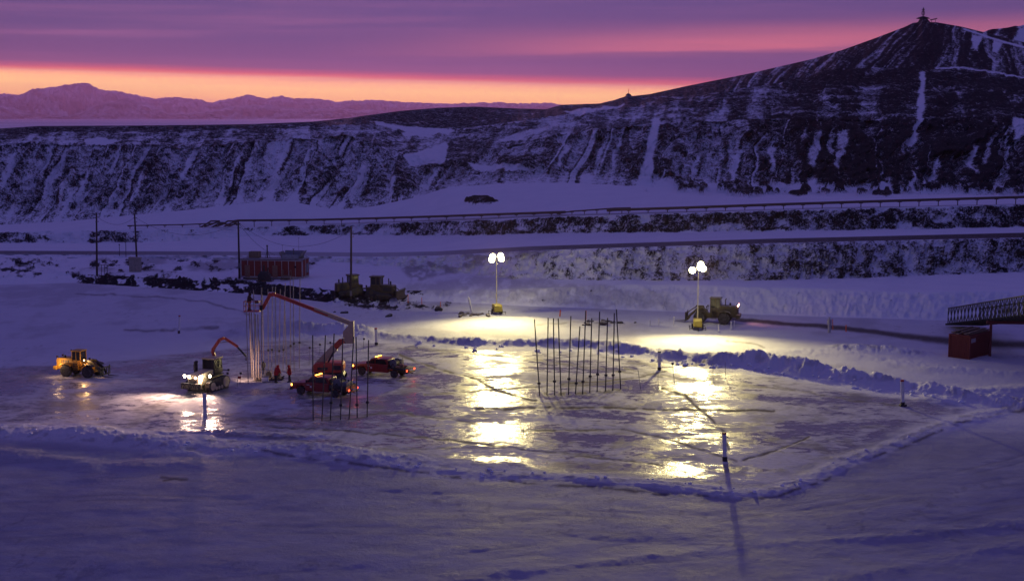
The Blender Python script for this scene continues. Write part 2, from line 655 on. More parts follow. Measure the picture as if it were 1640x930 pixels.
one = np.ones(NC)
for D0 in (6, 20, 45, 62):
    rowsY.append(one * D0); rowsZ.append(one * 0); seg.append(0); tt.append(0)
NG = 372
for k in range(NG):
    yy = 1010 * (1 - k / NG) + yA * (k / NG)
    rowsY.append(d_for(yy, 0)); rowsZ.append(one * 0); seg.append(0); tt.append(k / NG)
add_rows(dA, 0 * one, dB, zB, 18, 1)
add_rows(dB, zB, dC, zC, 24, 2)
add_rows(dC, zC, dD, zD, 44, 3, True)
add_rows(dD, zD, dE, zE, 7, 4)
add_rows(dE, zE, dF, zF, 16, 5)
add_rows(dF, zF, dG, zG, 26, 6, True)
add_rows(dG, zG, dH, zH, 40, 7)
add_rows(dH, zH, dI, zI, 96, 8)
add_rows(dI, zI, dJ, zJ, 56, 9)
add_rows(dJ, zJ, dK, zK, 64, 10)
add_rows(dK, zK, dL, zL, 12, 11)
Y0 = np.array(rowsY); Z0 = np.array(rowsZ)
seg = np.array(seg)[:, None] * np.ones((1, NC), int); T = np.array(tt)[:, None] * np.ones((1, NC))
NR = Y0.shape[0]
PX = np.ones((NR, 1)) * cols[None, :]
PYb = py_of(Y0, Z0)                       # screen row of every base point
X0 = x_for(PX, PYb, Y0)
PYc = np.clip(PYb, -50, 1100)

# ---- ground relief (metres)
X, Y, Z = X0.copy(), Y0.copy(), Z0.copy()
gm = seg == 0
hG = (fbm(X0 / 9, Y0 / 9, 4, 3) - .5) * .22 + (fbm(X0 / 2.2, Y0 / 2.2, 5, 9, .6) - .5) * .075
fore = sstep(PYc, 700, 800)
hG = hG + fore * ((afbm(X0 / 6 + Y0 * .05, Y0 / 3.0, 4, 41) - .5) * .12)


def berm(pts, wid, seed, rough=1.0):
    P = [tuple(at(a, b))[:2] for a, b, h in pts]
    H = [h for a, b, h in pts]
    ya, yb = min(p[1] for p in P) - 9, max(p[1] for p in P) + 9
    xa, xb = min(p[0] for p in P) - 9, max(p[0] for p in P) + 9
    sl = (Y0 > ya) & (Y0 < yb) & (X0 > xa) & (X0 < xb) & (seg <= 1)
    h = np.zeros_like(X0); prof = np.zeros_like(X0)
    h[sl], prof[sl] = berm_core(X0[sl], Y0[sl], P, H, wid, seed, rough)
    return h, prof


def berm_core(X0, Y0, P, H, wid, seed, rough):
    d, hv = poly_dist(X0, Y0, P, H)
    m = (fbm(X0 / 3.1, Y0 / 3.1, 3, seed + 3) - .5)
    dd = np.abs(d + m * 1.6)
    prof = np.exp(-(dd / wid) ** 2 * 1.0)
    l1 = fbm(X0 / 2.3, Y0 / 2.3, 4, seed, 0.55)
    l2 = fbm(X0 / 6.5, Y0 / 6.5, 2, seed + 40)
    h = hv * prof * (0.10 + .75 * l1 + .45 * l2) + prof * np.sqrt(hv) * rough * ((np.abs(fbm(X0 / 1.0, Y0 / 1.0, 3, seed + 5, .55) - .5)) * .55 + (fbm(X0 / .42, Y0 / .6, 2, seed + 8) - .5) * .30)
    return h, prof


far_berm = [(560, 530, .5), (630, 541, .75), (700, 547, .9), (780, 549, .95), (870, 551, 1.0), (925, 552, 1.35), (975, 556, 1.35), (1010, 562, 1.2), (1060, 568, 1.2), (1120, 577, 1.6), (1200, 582, 1.9), (1270, 592, 2.0), (1340, 605, 2.0), (1420, 616, 1.7), (1480, 625, 1.4), (1560, 640, 1.1), (1650, 652, 1.0), (1800, 670, 1.0)]
near_berm = [(-300, 700, .8), (-100, 690, .9), (0, 690, .7), (60, 697, .45), (120, 692, 1.0), (200, 704, 1.0), (260, 714, .75), (340, 722, .25), (440, 722, .25), (500, 724, .9), (560, 731, 1.0), (620, 742, .8), (700, 753, .6), (800, 760, .6), (900, 763, .62), (1000, 771, .68), (1100, 781, .85), (1180, 789, .95), (1240, 786, .95), (1300, 765, .85), (1360, 738, .75), (1420, 716, .7), (1480, 692, .7), (1560, 667, .7), (1640, 648, .7), (1750, 630, .8), (1950, 610, .8)]
near_wide = [(-300, 698, 1.0), (0, 692, .8), (60, 694, .6), (120, 694, 1.3), (200, 704, 1.2), (280, 712, .9), (360, 716, .5), (440, 716, .7), (500, 722, 1.1), (560, 729, 1.2), (620, 738, .8), (700, 748, .3), (800, 755, .1)]
bank_l = [(395, 535, .9), (450, 533, 1.7), (500, 532, 2.0), (545, 533, 1.9), (590, 536, 1.4), (612, 536, .4)]
mid_l = [(200, 698, .3), (330, 690, .25), (430, 700, .35), (520, 700, .2)]
rub_r = [(1352, 560, .9), (1385, 561, 1.1), (1430, 563, 1.0), (1468, 566, .5)]
bermH = np.zeros_like(X0); bermP = np.zeros_like(X0)
for pts, wid, sd in ((far_berm, 1.7, 101), (near_berm, 1.15, 131), (near_wide, 3.0, 137), (bank_l, 2.8, 151), (mid_l, 1.3, 171), (rub_r, 2.0, 191)):
    h, p = berm(pts, wid, sd)
    h = h * (.26 if sd == 131 else .42 if sd == 137 else .9)
    bermH = np.maximum(bermH, h); bermP = np.maximum(bermP, p * (np.max([q[2] for q in pts]) > .4))

# low ridges of ploughed snow in the right foreground, and beyond the pier on the right
for pts, wid, sd, k in (([(700, 930, .3), (950, 900, .35), (1200, 872, .4), (1450, 855, .45), (1640, 838, .5), (1900, 820, .5)], .8, 201, 1),
                        ([(1300, 940, .4), (1460, 905, .4), (1640, 868, .5), (1800, 850, .5)], .9, 211, 1),
                        ([(1180, 572, .3), (1330, 560, .4), (1500, 590, .5), (1640, 600, .5)], 2.4, 221, .5),
                        ([(1500, 640, .5), (1600, 628, .7), (1760, 615, .7)], 2.4, 231, .5),
                        ([(0, 722, .35), (160, 745, .3), (300, 742, .25)], 1.8, 241, .4),
                        ([(100, 520, .3), (250, 516, .4), (380, 522, .4)], 3.5, 251, .3),
                        ([(620, 500, .4), (760, 507, .5), (900, 513, .4), (1010, 521, .5), (1100, 528, .3)], 2.0, 261, .6)):
    h, p = berm(pts, wid, sd, k)
    bermH = np.maximum(bermH, h * (.20 if sd in (201, 211) else .8))

pier_poly = [(-420, 592), (60, 588), (220, 575), (380, 556), (450, 546), (560, 545), (640, 552), (700, 557), (870, 561), (960, 566), (1000, 574), (1060, 582), (1120, 592), (1250, 607), (1340, 621), (1450, 641), (1530, 655), (1480, 682), (1420, 703), (1300, 750), (1232, 774), (1100, 768), (900, 752), (700, 742), (540, 716), (300, 694), (120, 680), (0, 680), (-420, 684)]
# pier in world metres, ragged
Pw = [tuple(at(a, b))[:2] for a, b in pier_poly]
near_m = (seg == 0)
ice = np.zeros_like(X0)
ice[near_m] = soft_poly(X0[near_m], Y0[near_m], Pw, 1.2, 2.2, 61, 6.0)
ice *= (1 - sstep(bermP, .35, .8))
Z[gm] += (hG * (1 - .82 * ice) + bermH)[gm]
Z += np.where(gm, -.0, 0)

# ---- cracks and seams on the pier (also slight steps)
dirt = np.zeros_like(X0)  # dirt tone, plus the shadow line painted at the near berm
wobx = (fbm(PX / 60, PYc / 20, 4, 71) - .5) * 14
woby = (fbm(PX / 18, PYc / 9, 4, 73) - .5) * 5
cracks = [
    ([(640, 568), (700, 590), (760, 606), (800, 626), (860, 642)], 1.6, .8), ([(1060, 622), (1096, 632), (1130, 662), (1160, 690), (1166, 720)], 2.0, .9),
    ([(760, 654), (960, 652), (1100, 656), (1240, 657)], 1.8, .95), ([(840, 690), (1000, 687), (1060, 700), (1180, 738)], 1.5, .7),
    ([(1190, 735), (1240, 722), (1296, 700)], 1.6, .8), ([(900, 614), (1010, 606), (1060, 595), (1130, 582)], 1.5, .75),
    ([(680, 632), (800, 622), (1000, 613)], 1.2, .6), ([(380, 672), (520, 668), (640, 660), (760, 676)], 1.4, .6),
    ([(430, 684), (560, 690), (760, 708), (900, 726), (1060, 744)], 1.4, .7), ([(700, 560), (830, 573), (960, 590), (1060, 604)], 1.2, .6),
    ([(1240, 618), (1360, 640), (1440, 648)], 1.3, .5), ([(300, 668), (330, 664), (480, 676)], 1.2, .6), ([(1000, 590), (1100, 608), (1300, 628)], 1.3, .5),
    ([(120, 470), (250, 475), (330, 483), (400, 503)], 1.0, .6), ([(200, 530), (290, 528), (350, 526)], 1.5, .6), ([(640, 720), (800, 716), (960, 728)], 1.1, .5),
    ([(1164, 545), (1200, 550), (1224, 556)], 1.0, .7), ([(860, 520), (930, 517), (1000, 522)], 1.3, .5), ([(260, 765), (300, 768)], 2.0, .6)]
nearm = (seg <= 1)
for pts, w, a in cracks:
    xs = [p[0] for p in pts]; ys = [p[1] for p in pts]
    sel = nearm & (PX > min(xs) - 30) & (PX < max(xs) + 30) & (PYc > min(ys) - 16) & (PYc < max(ys) + 16)
    d, _ = poly_dist(PX[sel] + wobx[sel] * .4, (PYc + woby)[sel] * 1.0, pts)
    brk = sstep(fbm(PX[sel] / 16, PYc[sel] / 16, 3, 77), .30, .5)
    dirt[sel] = np.maximum(dirt[sel], min(1, a * 1.15) * np.exp(-(d / w * .85) ** 2) * (.45 + .55 * brk))
    Z[sel] -= .03 * np.exp(-(d / (w * 1.5)) ** 2) * (ice[sel] > .3)
# dark rubble of poles' footing lines
for pts, w, a in (([(862, 632), (930, 629), (1012, 622)], 3.2, .8), ([(498, 673), (560, 672), (592, 666)], 2.0, .6), ([(860, 645), (960, 640)], 2.0, .35)):
    sel = nearm & (PX > 480) & (PX < 1030) & (PYc > 610) & (PYc < 690)
    d, _ = poly_dist(PX[sel], (PYc + woby)[sel], pts)
    dirt[sel] = np.maximum(dirt[sel], a * np.exp(-(d / w) ** 2) * sstep(fbm(PX[sel] / 9, PYc[sel] / 5, 3, 79), .3, .6))

# faint wheel tracks sweeping over the hard snow in front
for pts, w, a in (([(-300, 800), (200, 792), (700, 806), (1100, 826), (1400, 790), (1640, 728), (1900, 690)], 1.5, .20), ([(-300, 808), (200, 800), (700, 815), (1100, 836), (1400, 801), (1640, 738), (1900, 700)], 1.5, .20),
                  ([(-300, 862), (300, 838), (800, 846), (1240, 862), (1500, 820), (1900, 752)], 1.6, .16), ([(-300, 874), (300, 849), (800, 858), (1240, 875), (1500, 832), (1900, 764)], 1.6, .16),
                  ([(300, 930), (700, 892), (1050, 850), (1300, 812), (1640, 762)], 1.6, .14), ([(330, 942), (730, 903), (1080, 860), (1330, 822), (1660, 772)], 1.6, .14),
                  ([(500, 950), (900, 912), (1300, 880), (1640, 812), (1900, 770)], 2.0, .16), ([(0, 756), (300, 770), (640, 788)], 1.4, .14), ([(900, 940), (1200, 905), (1500, 872), (1700, 842)], 1.8, .14)):
    sel = nearm & (PYc > min(p[1] for p in pts) - 9) & (PYc < max(p[1] for p in pts) + 9)
    d, _ = poly_dist(PX[sel], (PYc + woby * .35)[sel], pts)
    br_ = sstep(afbm(PX[sel] / 90, PYc[sel] / 30, 3, 95), .40, .60)
    dirt[sel] = np.maximum(dirt[sel], a * np.exp(-(d / w) ** 2) * br_)
    Z[sel] -= .014 * np.exp(-(d / (w * 1.3)) ** 2) * br_ * gm[sel]
# broken shadow line at the near berm's foot painted into dirt, and grey grit in the ploughed snow
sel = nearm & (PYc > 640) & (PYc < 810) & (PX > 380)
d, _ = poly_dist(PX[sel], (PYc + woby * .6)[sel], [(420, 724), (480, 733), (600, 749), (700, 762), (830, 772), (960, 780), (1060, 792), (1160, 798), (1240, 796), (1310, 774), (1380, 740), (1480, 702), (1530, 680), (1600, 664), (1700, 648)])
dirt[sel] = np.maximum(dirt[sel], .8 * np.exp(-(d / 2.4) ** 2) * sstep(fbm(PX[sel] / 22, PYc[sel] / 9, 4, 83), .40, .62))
grit = sstep(bermP, .3, .7) * sstep(fbm(X0 / .9, Y0 / 1.3, 4, 87, .6), .52, .70)
dirt = np.maximum(dirt, .34 * grit * gm)
flat_d = sstep(fbm(X0 / 7, Y0 / 12, 5, 89, .6), .50, .72) * gm * (PYc < 640) * (1 - ice)
dirt = np.maximum(dirt, .22 * flat_d)
dirt = np.maximum(dirt, .30 * sstep(fbm(X0 / 3.5, Y0 / 5, 5, 91, .62), .54, .70) * ice)

speck = sstep(fbm(X0 / .8, Y0 / 1.6, 4, 97, .62), .66, .74) * sstep(fbm(X0 / 14, Y0 / 14, 3, 98), .5, .62) * gm
dirt = np.maximum(dirt, .22 * speck)
fl_, _ = poly_dist(PX, PYc, [(262, 770), (280, 767), (292, 769)])
dirt = np.maximum(dirt, .85 * np.exp(-(fl_ / 1.8) ** 2) * gm)

# the dark track on the right and the dark haul road lines
sel = nearm & (PX > 1120) & (PYc < 600)
d, _ = poly_dist(PX[sel], (PYc + woby * .5)[sel], [(1130, 506), (1200, 513), (1260, 518), (1330, 523), (1400, 531), (1480, 542), (1560, 549), (1660, 553), (2000, 560)])
trk = sstep(d, pl(PX[sel], [(1150, 4), (1400, 6), (1600, 10)]), 1.5)
dirt[sel] = np.maximum(dirt[sel], .92 * trk)
track_mask = np.zeros(X0.shape, bool)
track_mask[sel] = d < pl(PX[sel], [(1150, 4), (1400, 6), (1600, 9)])

# ---- rock cover
rock = np.zeros_like(X0)
nA = fbm(PX / 15, PYc / 9, 5, 301, .6)
nB = afbm((PX + .25 * PYc) / 9, PYc / 30, 4, 311, .6)
s1 = seg == 1
base = pl(PX, [(-400, .1), (100, .1), (130, .62), (390, .66), (420, .80), (580, .62), (640, .45), (700, .25), (780, .12), (1640, .10)])
rock = np.where(s1, sstep(nA + base * .8, .78, 1.02), rock)
# rubble below the bank (x 380-720, y 455-500)
rb = soft_poly(PX, PYc, [(110, 448), (250, 452), (400, 462), (470, 470), (540, 492), (640, 499), (705, 500), (720, 488), (640, 480), (520, 466), (400, 446), (250, 440), (115, 436)], 5, 9, 321, 30)
rb2 = soft_poly(PX, PYc, [(-400, 410), (0, 410), (90, 412), (125, 424), (115, 440), (60, 446), (-60, 452), (-400, 450)], 4, 8, 323, 24)
rb3 = soft_poly(PX, PYc, [(130, 414), (230, 410), (330, 408), (400, 410), (520, 412), (500, 424), (400, 432), (300, 436), (130, 436)], 4, 8, 325, 24)
rb4 = soft_poly(PX, PYc, [(640, 424), (760, 402), (900, 398), (900, 404), (800, 418), (700, 440), (660, 452)], 5, 8, 327, 24)
rock = np.maximum(rock, rb * sstep(nA, .36, .64) * .9)
rock = np.maximum(rock, rb2 * sstep(nA, .38, .70) * .85)
rock = np.maximum(rock, rb3 * sstep(nA, .44, .62) * .9)
dirt = np.maximum(dirt, rb4 * sstep(nA, .35, .6) * .55 * (seg >= 1))
dirt = np.maximum(dirt, rb3 * .45 * sstep(fbm(PX / 40, PYc / 8, 3, 99), .35, .6))
# dusty band behind the towers (dirty snow)
rb5 = soft_poly(PX, PYc, [(640, 452), (760, 440), (900, 452), (1080, 470), (1080, 494), (900, 486), (760, 478), (640, 470)], 5, 8, 329, 30)
dirt = np.maximum(dirt, rb5 * .30 * sstep(nA, .25, .6))
bm1 = pl(PX, [(700, 0), (790, .22), (900, .52), (1200, .58), (1400, .66), (1640, .72)])
n3 = .55 * nB + .45 * nA
rock = np.where(seg == 3, .80 * sstep(n3 + bm1 * (1 - .25 * np.abs(T - .55)) * .7, .52, 1.12) * sstep(T, 0, .08), rock)
rock = np.where(seg == 2, np.maximum(rock, .10 * (PX > 850)), rock)
dirt = np.where(seg == 4, pl(PX, [(-400, .85), (160, .8), (420, .55), (640, .5), (700, .6), (900, .85), (1640, .97)]), dirt)
rock = np.where(seg == 5, .0 * rock, rock)
f1 = pl(PX, [(-400, .7), (20, .7), (80, .55), (112, .3), (150, .8), (195, .75), (240, .5), (262, .35), (400, .38), (440, .62), (620, .80), (840, .85), (1100, .78), (1640, .85)])
n6 = fbm(PX / 22, PYc / 14, 4, 341, .55)
rock = np.where(seg == 6, sstep(n6 * .7 + nA * .3 + f1 * .75 - .35 * sstep(T, .75, 1) - .3 * sstep(T, .2, 0), .70, 1.16) * .82, rock)
dirt = np.where((seg == 7) & (T < .06) & (PX > 520), .7 * (1 - T / .06), dirt)
# lone rocks on the snow apron
for cx, cy, rx, ry in ((770, 323, 27, 5.5), (1279, 307, 18, 9), (1412, 310, 16, 6), (1245, 302, 14, 6)):
    e = ((PX - cx) / rx) ** 2 + ((PYc - cy) / ry) ** 2 + (nA - .5) * 1.6
    m = (seg >= 7) & (seg <= 8)
    rock = np.where(m, np.maximum(rock, sstep(e, 1.15, .75)), rock)
    Z = np.where(m, Z + .9 * sstep(e, 1.2, .3), Z)

# ---- the hills
kk = pl(PX, [(-400, .45), (450, .42), (620, .25), (700, .8), (800, .8), (950, .35), (1100, .15), (1400, .15), (1640, .05)])
S = PX + kk * (PYc - 250) + (fbm(PX / 55, PYc / 40, 3, 401) - .5) * 26
gul = afbm(S / 26, PYc / 210, 3, 403, .5)                 # broad gullies
gul2 = afbm(S / 9.0, PYc / 75, 4, 405, .6)               # small ones
ledge = afbm(PX / 34 + PYc / 30, PYc / 5.0, 4, 407, .55)    # ledges lying near level
fine = fbm(PX / 4.2, PYc / 3.6, 3, 409, .6)
hill = (seg == 8)
toe = np.where(seg == 8, sstep(T, 0, .12), 1)
ridge = 1 - np.abs(2 * gul - 1)
cover = .50 + .62 * (gul - .5) * 1.9 + .75 * (gul2 - .5) + .30 * (fine - .5)
leftm = sstep(PX, 700, 600)
# lower right: blocky, cut benches
blk = fbm(PX / 34, PYc / 26, 4, 411, .55)
cover = cover + (1 - leftm) * (.75 * (blk - .5))
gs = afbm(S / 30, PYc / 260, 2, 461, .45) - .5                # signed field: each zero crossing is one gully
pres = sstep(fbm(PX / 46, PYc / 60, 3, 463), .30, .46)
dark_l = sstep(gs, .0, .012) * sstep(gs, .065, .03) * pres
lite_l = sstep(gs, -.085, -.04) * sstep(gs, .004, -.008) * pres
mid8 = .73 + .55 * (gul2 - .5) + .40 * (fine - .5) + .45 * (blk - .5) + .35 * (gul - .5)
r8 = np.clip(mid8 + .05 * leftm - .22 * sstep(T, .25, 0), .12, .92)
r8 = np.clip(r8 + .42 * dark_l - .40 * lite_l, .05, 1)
r8 = r8 + (1 - leftm) * .26 * sstep(blk, .50, .62) * (1 - lite_l)
toe_n = fbm(PX / 17, PYc / 8, 3, 471, .5)
rgt = sstep(PX, 980, 1080)
toe_r = sstep(toe_n, .50, .57)
r8 = np.where(T < .16, r8 * (1 - rgt * (1 - toe_r) * sstep(T, .16, .06)) + rgt * toe_r * .35, r8)
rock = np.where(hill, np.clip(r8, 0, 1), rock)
rock = np.where((seg == 7) & (T > .72), np.maximum(rock, rgt * .9 * sstep(toe_n - (1 - T) * .7, .50, .56)), rock)
Z = np.where(((seg == 7) & (T > .72)) | ((seg == 8) & (T < .1)), Z + rgt * 1.3 * sstep(toe_n - np.where(seg == 7, (1 - T) * .7, 0), .50, .58), Z)
# upper slopes: gravel with wind-blown snow lying in level streaks
cov9 = .78 + 1.1 * (ledge - .5) + .45 * (fine - .5)
r9 = .12 + .8 * sstep(cov9, .40, .86)
rock = np.where(seg == 9, r9 * .6 + .4 * sstep(cover + .26, .36, .84), rock)
pk = pl(PX + 26 * (nA - .5), [(1000, 0.6), (1250, .9), (1440, .95), (1490, .7), (1560, -.1), (1640, -.4)])
S2 = PX + pk * (PYc - 90) + (fbm(PX / 40, PYc / 40, 2, 421) - .5) * 14
str10 = afbm(S2 / 6.5, PYc / 46, 4, 423, .6)
cov10 = np.where(PX > 1150, .45 + .34 * np.clip(.60 + 1.7 * (str10 - .5) + .7 * (fine - .5) + .3 * (nA - .5) + .22 * sstep(np.abs(PX - 1478), 40, 10), .1, .98), .86 + .8 * (ledge - .5) + .3 * (fine - .5))
cov10_old = np.where(PX > 1150, .76 + .80 * (str10 - .5) + .7 * (fine - .5) + .9 * (fbm(PX / 50, PYc / 40, 3, 425) - .5), .86 + .8 * (ledge - .5) + .3 * (fine - .5))
rock = np.where(seg == 10, sstep(cov10, .36, .78), rock)
rock = np.where((seg == 10) & (PX < 1150) & (T > .55), np.maximum(rock, .85), rock)
rock = np.where(seg == 11, .9, rock)
# dark wind-bare band below the bench road on the right peak
bd = soft_poly(PX, PYc, [(1250, 122), (1340, 116), (1480, 113), (1640, 128), (1800, 150), (1800, 172), (1640, 150), (1480, 130), (1340, 138), (1260, 150)], 6, 8, 431, 30)
rock = np.maximum(rock, bd * (seg >= 9) * .9)
bd2 = soft_poly(PX, PYc, [(900, 210), (1100, 196), (1300, 186), (1460, 190), (1640, 184), (1640, 226), (1400, 222), (1250, 214), (1000, 226)], 7, 10, 433, 30)
rock = np.maximum(rock, bd2 * (seg >= 8) * sstep(nA, .35, .55) * .9)


rock = np.where((seg >= 8) & (seg <= 10), (.12 + .22 * sstep(PX, 1000, 1400)) + .72 * rock, rock)


def snow_patch(pts, w, wob, amt=1.0, lo=8, seed=441):
    global rock
    m = soft_poly(PX, PYc, pts, w, wob, seed, 16)
    rock = np.where(seg >= lo, rock * (1 - m * amt), rock)


snow_patch([(600, 195), (640, 199), (700, 205), (728, 210), (716, 216), (680, 213), (630, 206), (604, 200)], 2, 2)
snow_patch([(640, 210), (690, 214), (694, 219), (650, 216)], 1.5, 2, .9)
snow_patch([(648, 250), (680, 240), (714, 229), (718, 234), (712, 262), (690, 266), (660, 266)], 2.5, 3)
snow_patch([(1048, 188), (1056, 190), (1050, 225), (1043, 262), (1040, 306), (1018, 304), (1030, 262), (1040, 222)], 2.5, 2.5, .95)
snow_patch([(1474, 118), (1480, 118), (1480, 170), (1470, 214), (1462, 234), (1456, 226), (1468, 190), (1472, 150)], 3, 3, .9)
snow_patch([(136, 224), (168, 222), (190, 228), (160, 233), (140, 231)], 2, 3)
snow_patch([(1340, 214), (1358, 210), (1356, 230), (1342, 262), (1340, 276), (1334, 264), (1344, 232)], 4, 5, .6)
snow_patch([(1296, 238), (1306, 240), (1304, 268), (1292, 266)], 4, 5, .55)
snow_patch([(1558, 58), (1572, 60), (1566, 84), (1556, 76)], 3, 4, .9)
snow_patch([(1590, 64), (1604, 70), (1600, 84), (1590, 80)], 3, 4, .9)
snow_patch([(1622, 190), (1640, 192), (1640, 224), (1628, 222)], 3, 4, .85)
snow_patch([(750, 262), (830, 266), (850, 272), (760, 272)], 2, 3, .8)
snow_patch([(900, 180), (960, 172), (1000, 166), (990, 172), (930, 186)], 2, 3, .7)
snow_patch([(800, 224), (850, 208), (900, 200), (880, 208), (830, 224)], 2, 4, .6)
for cx, cy, L, w in ((70, 262, 60, 3.2), (104, 330, 60, 4.2), (184, 252, 50, 2.6), (130, 300, 60, 3.6), (300, 262, 60, 3), (372, 280, 90, 3.4), (452, 250, 80, 3.4), (492, 260, 60, 3.4), (436, 305, 40, 5), (575, 290, 70, 6.5), (626, 300, 40, 4), (12, 270, 60, 4), (22, 330, 40, 4), (225, 300, 50, 3), (690, 285, 34, 5), (1180, 262, 50, 4), (1115, 265, 40, 4), (1410, 260, 50, 4), (1420, 300, 36, 7), (1300, 300, 30, 7), (1238, 250, 60, 4), (960, 258, 50, 4), (900, 250, 40, 4), (1500, 275, 60, 4), (1560, 255, 50, 4), (1460, 290, 40, 5)):
    dS = np.abs(PX + kk * (PYc - cy) + (fbm(PX / 12, PYc / 12, 3, 451) - .5) * 14 - cx) / w
    dV = np.abs(PYc - cy) / (L / 2)
    m = (np.exp(-dS ** 2) * (1 - sstep(dV, .6, 1.1)))
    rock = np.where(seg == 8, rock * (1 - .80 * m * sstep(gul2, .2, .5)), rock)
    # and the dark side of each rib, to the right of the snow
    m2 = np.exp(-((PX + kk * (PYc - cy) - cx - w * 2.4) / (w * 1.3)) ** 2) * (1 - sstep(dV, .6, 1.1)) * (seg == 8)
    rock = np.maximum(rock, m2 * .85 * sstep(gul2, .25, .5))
# bench road cut on the peak: a thin snow ledge
bl, _ = poly_dist(PX, PYc + (nA - .5) * 1.5, [(1500, 108), (1540, 110), (1600, 117), (1640, 122), (1900, 150)])
rock = np.where(seg >= 9, rock * (1 - .75 * np.exp(-(bl / 1.5) ** 2)), rock)
bl, _ = poly_dist(PX, PYc, [(1545, 47), (1590, 62), (1640, 76)])
rock = np.where(seg >= 9, rock * (1 - .9 * np.exp(-(bl / 1.5) ** 2)), rock)

# relief of the hills: ribs pushed out, gullies cut in, toes and skyline kept
edge = np.where(seg == 8, sstep(T, 0, .2), np.where(seg == 9, 1, np.where(seg == 10, sstep(T, 1, .55), 0)))
rel = (gul - .5) * 13 * leftm + (blk - .5) * 15 * (1 - leftm) + (gul2 - .5) * 5.0 + (fine - .5) * 1.1
rel = np.where(seg == 8, rel, rel * .4 + np.where(seg >= 9, (ledge - .5) * 2.0 + (str10 - .5) * 3.0 * (PX > 1150), 0))
hm = (seg >= 8) & (seg <= 10)
Y = np.where(hm, Y - rel * edge, Y)
Z = np.where(hm, Z + ((blk - .5) * 1.6 + (fine - .5) * .5) * edge, Z)
# banks: lumps and small gullies
for sgm, amp in ((1, .55), (3, 1.7), (6, 1.3)):
    m = seg == sgm
    e = sstep(T, 0, .15) * sstep(T, 1, .8)
    Y = np.where(m, Y - e * amp * 2 * ((nB - .5) * 1.0 + (nA - .5) * .8), Y)
    Z = np.where(m, Z + e * amp * .5 * (nA - .5), Z)
# rubble stands up from the snow
rubm = np.maximum(rb, np.maximum(rb2, rb3 * .6))
nR = fbm(X0 / 1.7, Y0 / 2.6, 4, 501, .6)
Z += rubm * np.where(seg <= 2, 1, 0) * (np.abs(nR - .5) * 3.2 - .45).clip(0) * .9
Z = np.where((seg == 2) | (seg == 5) | (seg == 7), Z + (fbm(X0 / 8, Y0 / 8, 4, 503) - .5) * .5 * sstep(T, 0, .1) * sstep(T, 1, .9), Z)
# lumpy snow bank behind the towers
m = (seg == 1) & (PX > 780)
Z = np.where(m, Z + (fbm(PX / 9, PYc / 7, 4, 505, .62) - .5) * .9 * sstep(T, 0, .1) * sstep(T, 1, .9), Z)

pack = np.zeros_like(X0)
pack = np.where(gm, np.maximum(sstep(PYc, 640, 720) * (.62 + .38 * sstep(bermP, .5, .15)), .35), 0)
pack = np.where(gm & (PX > 620) & (PYc < 560), .45, pack)
# hard glazed ice left of the pier and the foreground road
gl = soft_poly(PX, PYc, [(-400, 730), (0, 720), (300, 740), (600, 765), (1000, 800), (1250, 812), (1450, 760), (1640, 700), (1640, 800), (1200, 860), (800, 900), (0, 880), (-400, 880)], 20, 20, 71, 60)
pack = np.where(gm, np.maximum(pack, gl), pack)
ice = np.maximum(ice, gl * .10 * sstep(afbm(PX / 160, PYc / 9, 4, 611), .45, .62) * gm)
# a bare patch of ice that mirrors the tractor lamps below the left berm
pt = soft_poly(PX, PYc, [(296, 722), (318, 716), (352, 722), (336, 731)], 2, 3, 621, 12)
ice = np.where(gm, np.maximum(ice, pt), ice)
Z = np.where(gm, Z - bermH * pt * .8, Z)


# ---- objects cut out of the one sheet
def grid_object(name, fmask, label=None):
    ri, ci = np.nonzero(fmask)
    a = ri * NC + ci
    quads = np.stack([a, a + 1, a + NC + 1, a + NC], 1)
    used, inv = np.unique(quads.ravel(), return_inverse=True)
    quads = inv.reshape(-1, 4)
    co = np.stack([X.ravel()[used], Y.ravel()[used], Z.ravel()[used]], 1).astype(np.float32)
    me = bpy.data.meshes.new(name)
    me.vertices.add(len(co))
    me.vertices.foreach_set('co', co.ravel())
    me.loops.add(quads.size)
    me.loops.foreach_set('vertex_index', quads.ravel().astype(np.int32))
    me.polygons.add(len(quads))
    me.polygons.foreach_set('loop_start', np.arange(0, quads.size, 4, dtype=np.int32))
    me.polygons.foreach_set('loop_total', np.full(len(quads), 4, dtype=np.int32))
    me.polygons.foreach_set('use_smooth', np.ones(len(quads), bool))
    me.update(calc_edges=True)
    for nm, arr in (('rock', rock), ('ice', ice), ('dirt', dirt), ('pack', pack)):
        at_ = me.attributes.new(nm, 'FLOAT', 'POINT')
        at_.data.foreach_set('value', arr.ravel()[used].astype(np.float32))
    me.materials.append(TERR)
    o = bpy.data.objects.new(name, me)
    COL.objects.link(o)
    o['kind'] = 'structure'
    return o


fs = seg[:-1, :-1]
fice = in_poly(X0[:-1, :-1], Y0[:-1, :-1], Pw) & (fs == 0)
fberm = (bermP[:-1, :-1] > .45) & (fs == 0)
ftrk = track_mask[:-1, :-1] & (fs == 0)
froad = (fs == 4)
fhill = (fs >= 7)
fbank = (fs > 0) & ~froad & ~fhill
fice &= ~fberm
ftrk &= ~fberm & ~fice
grid_object('ice_pier', fice)
grid_object('snow_berm', fberm)
grid_object('track', ftrk)
grid_object('road', froad)
grid_object('hillside', fhill)
grid_object('embankment', fbank)
grid_object('ground', (fs == 0) & ~fice & ~fberm & ~ftrk)


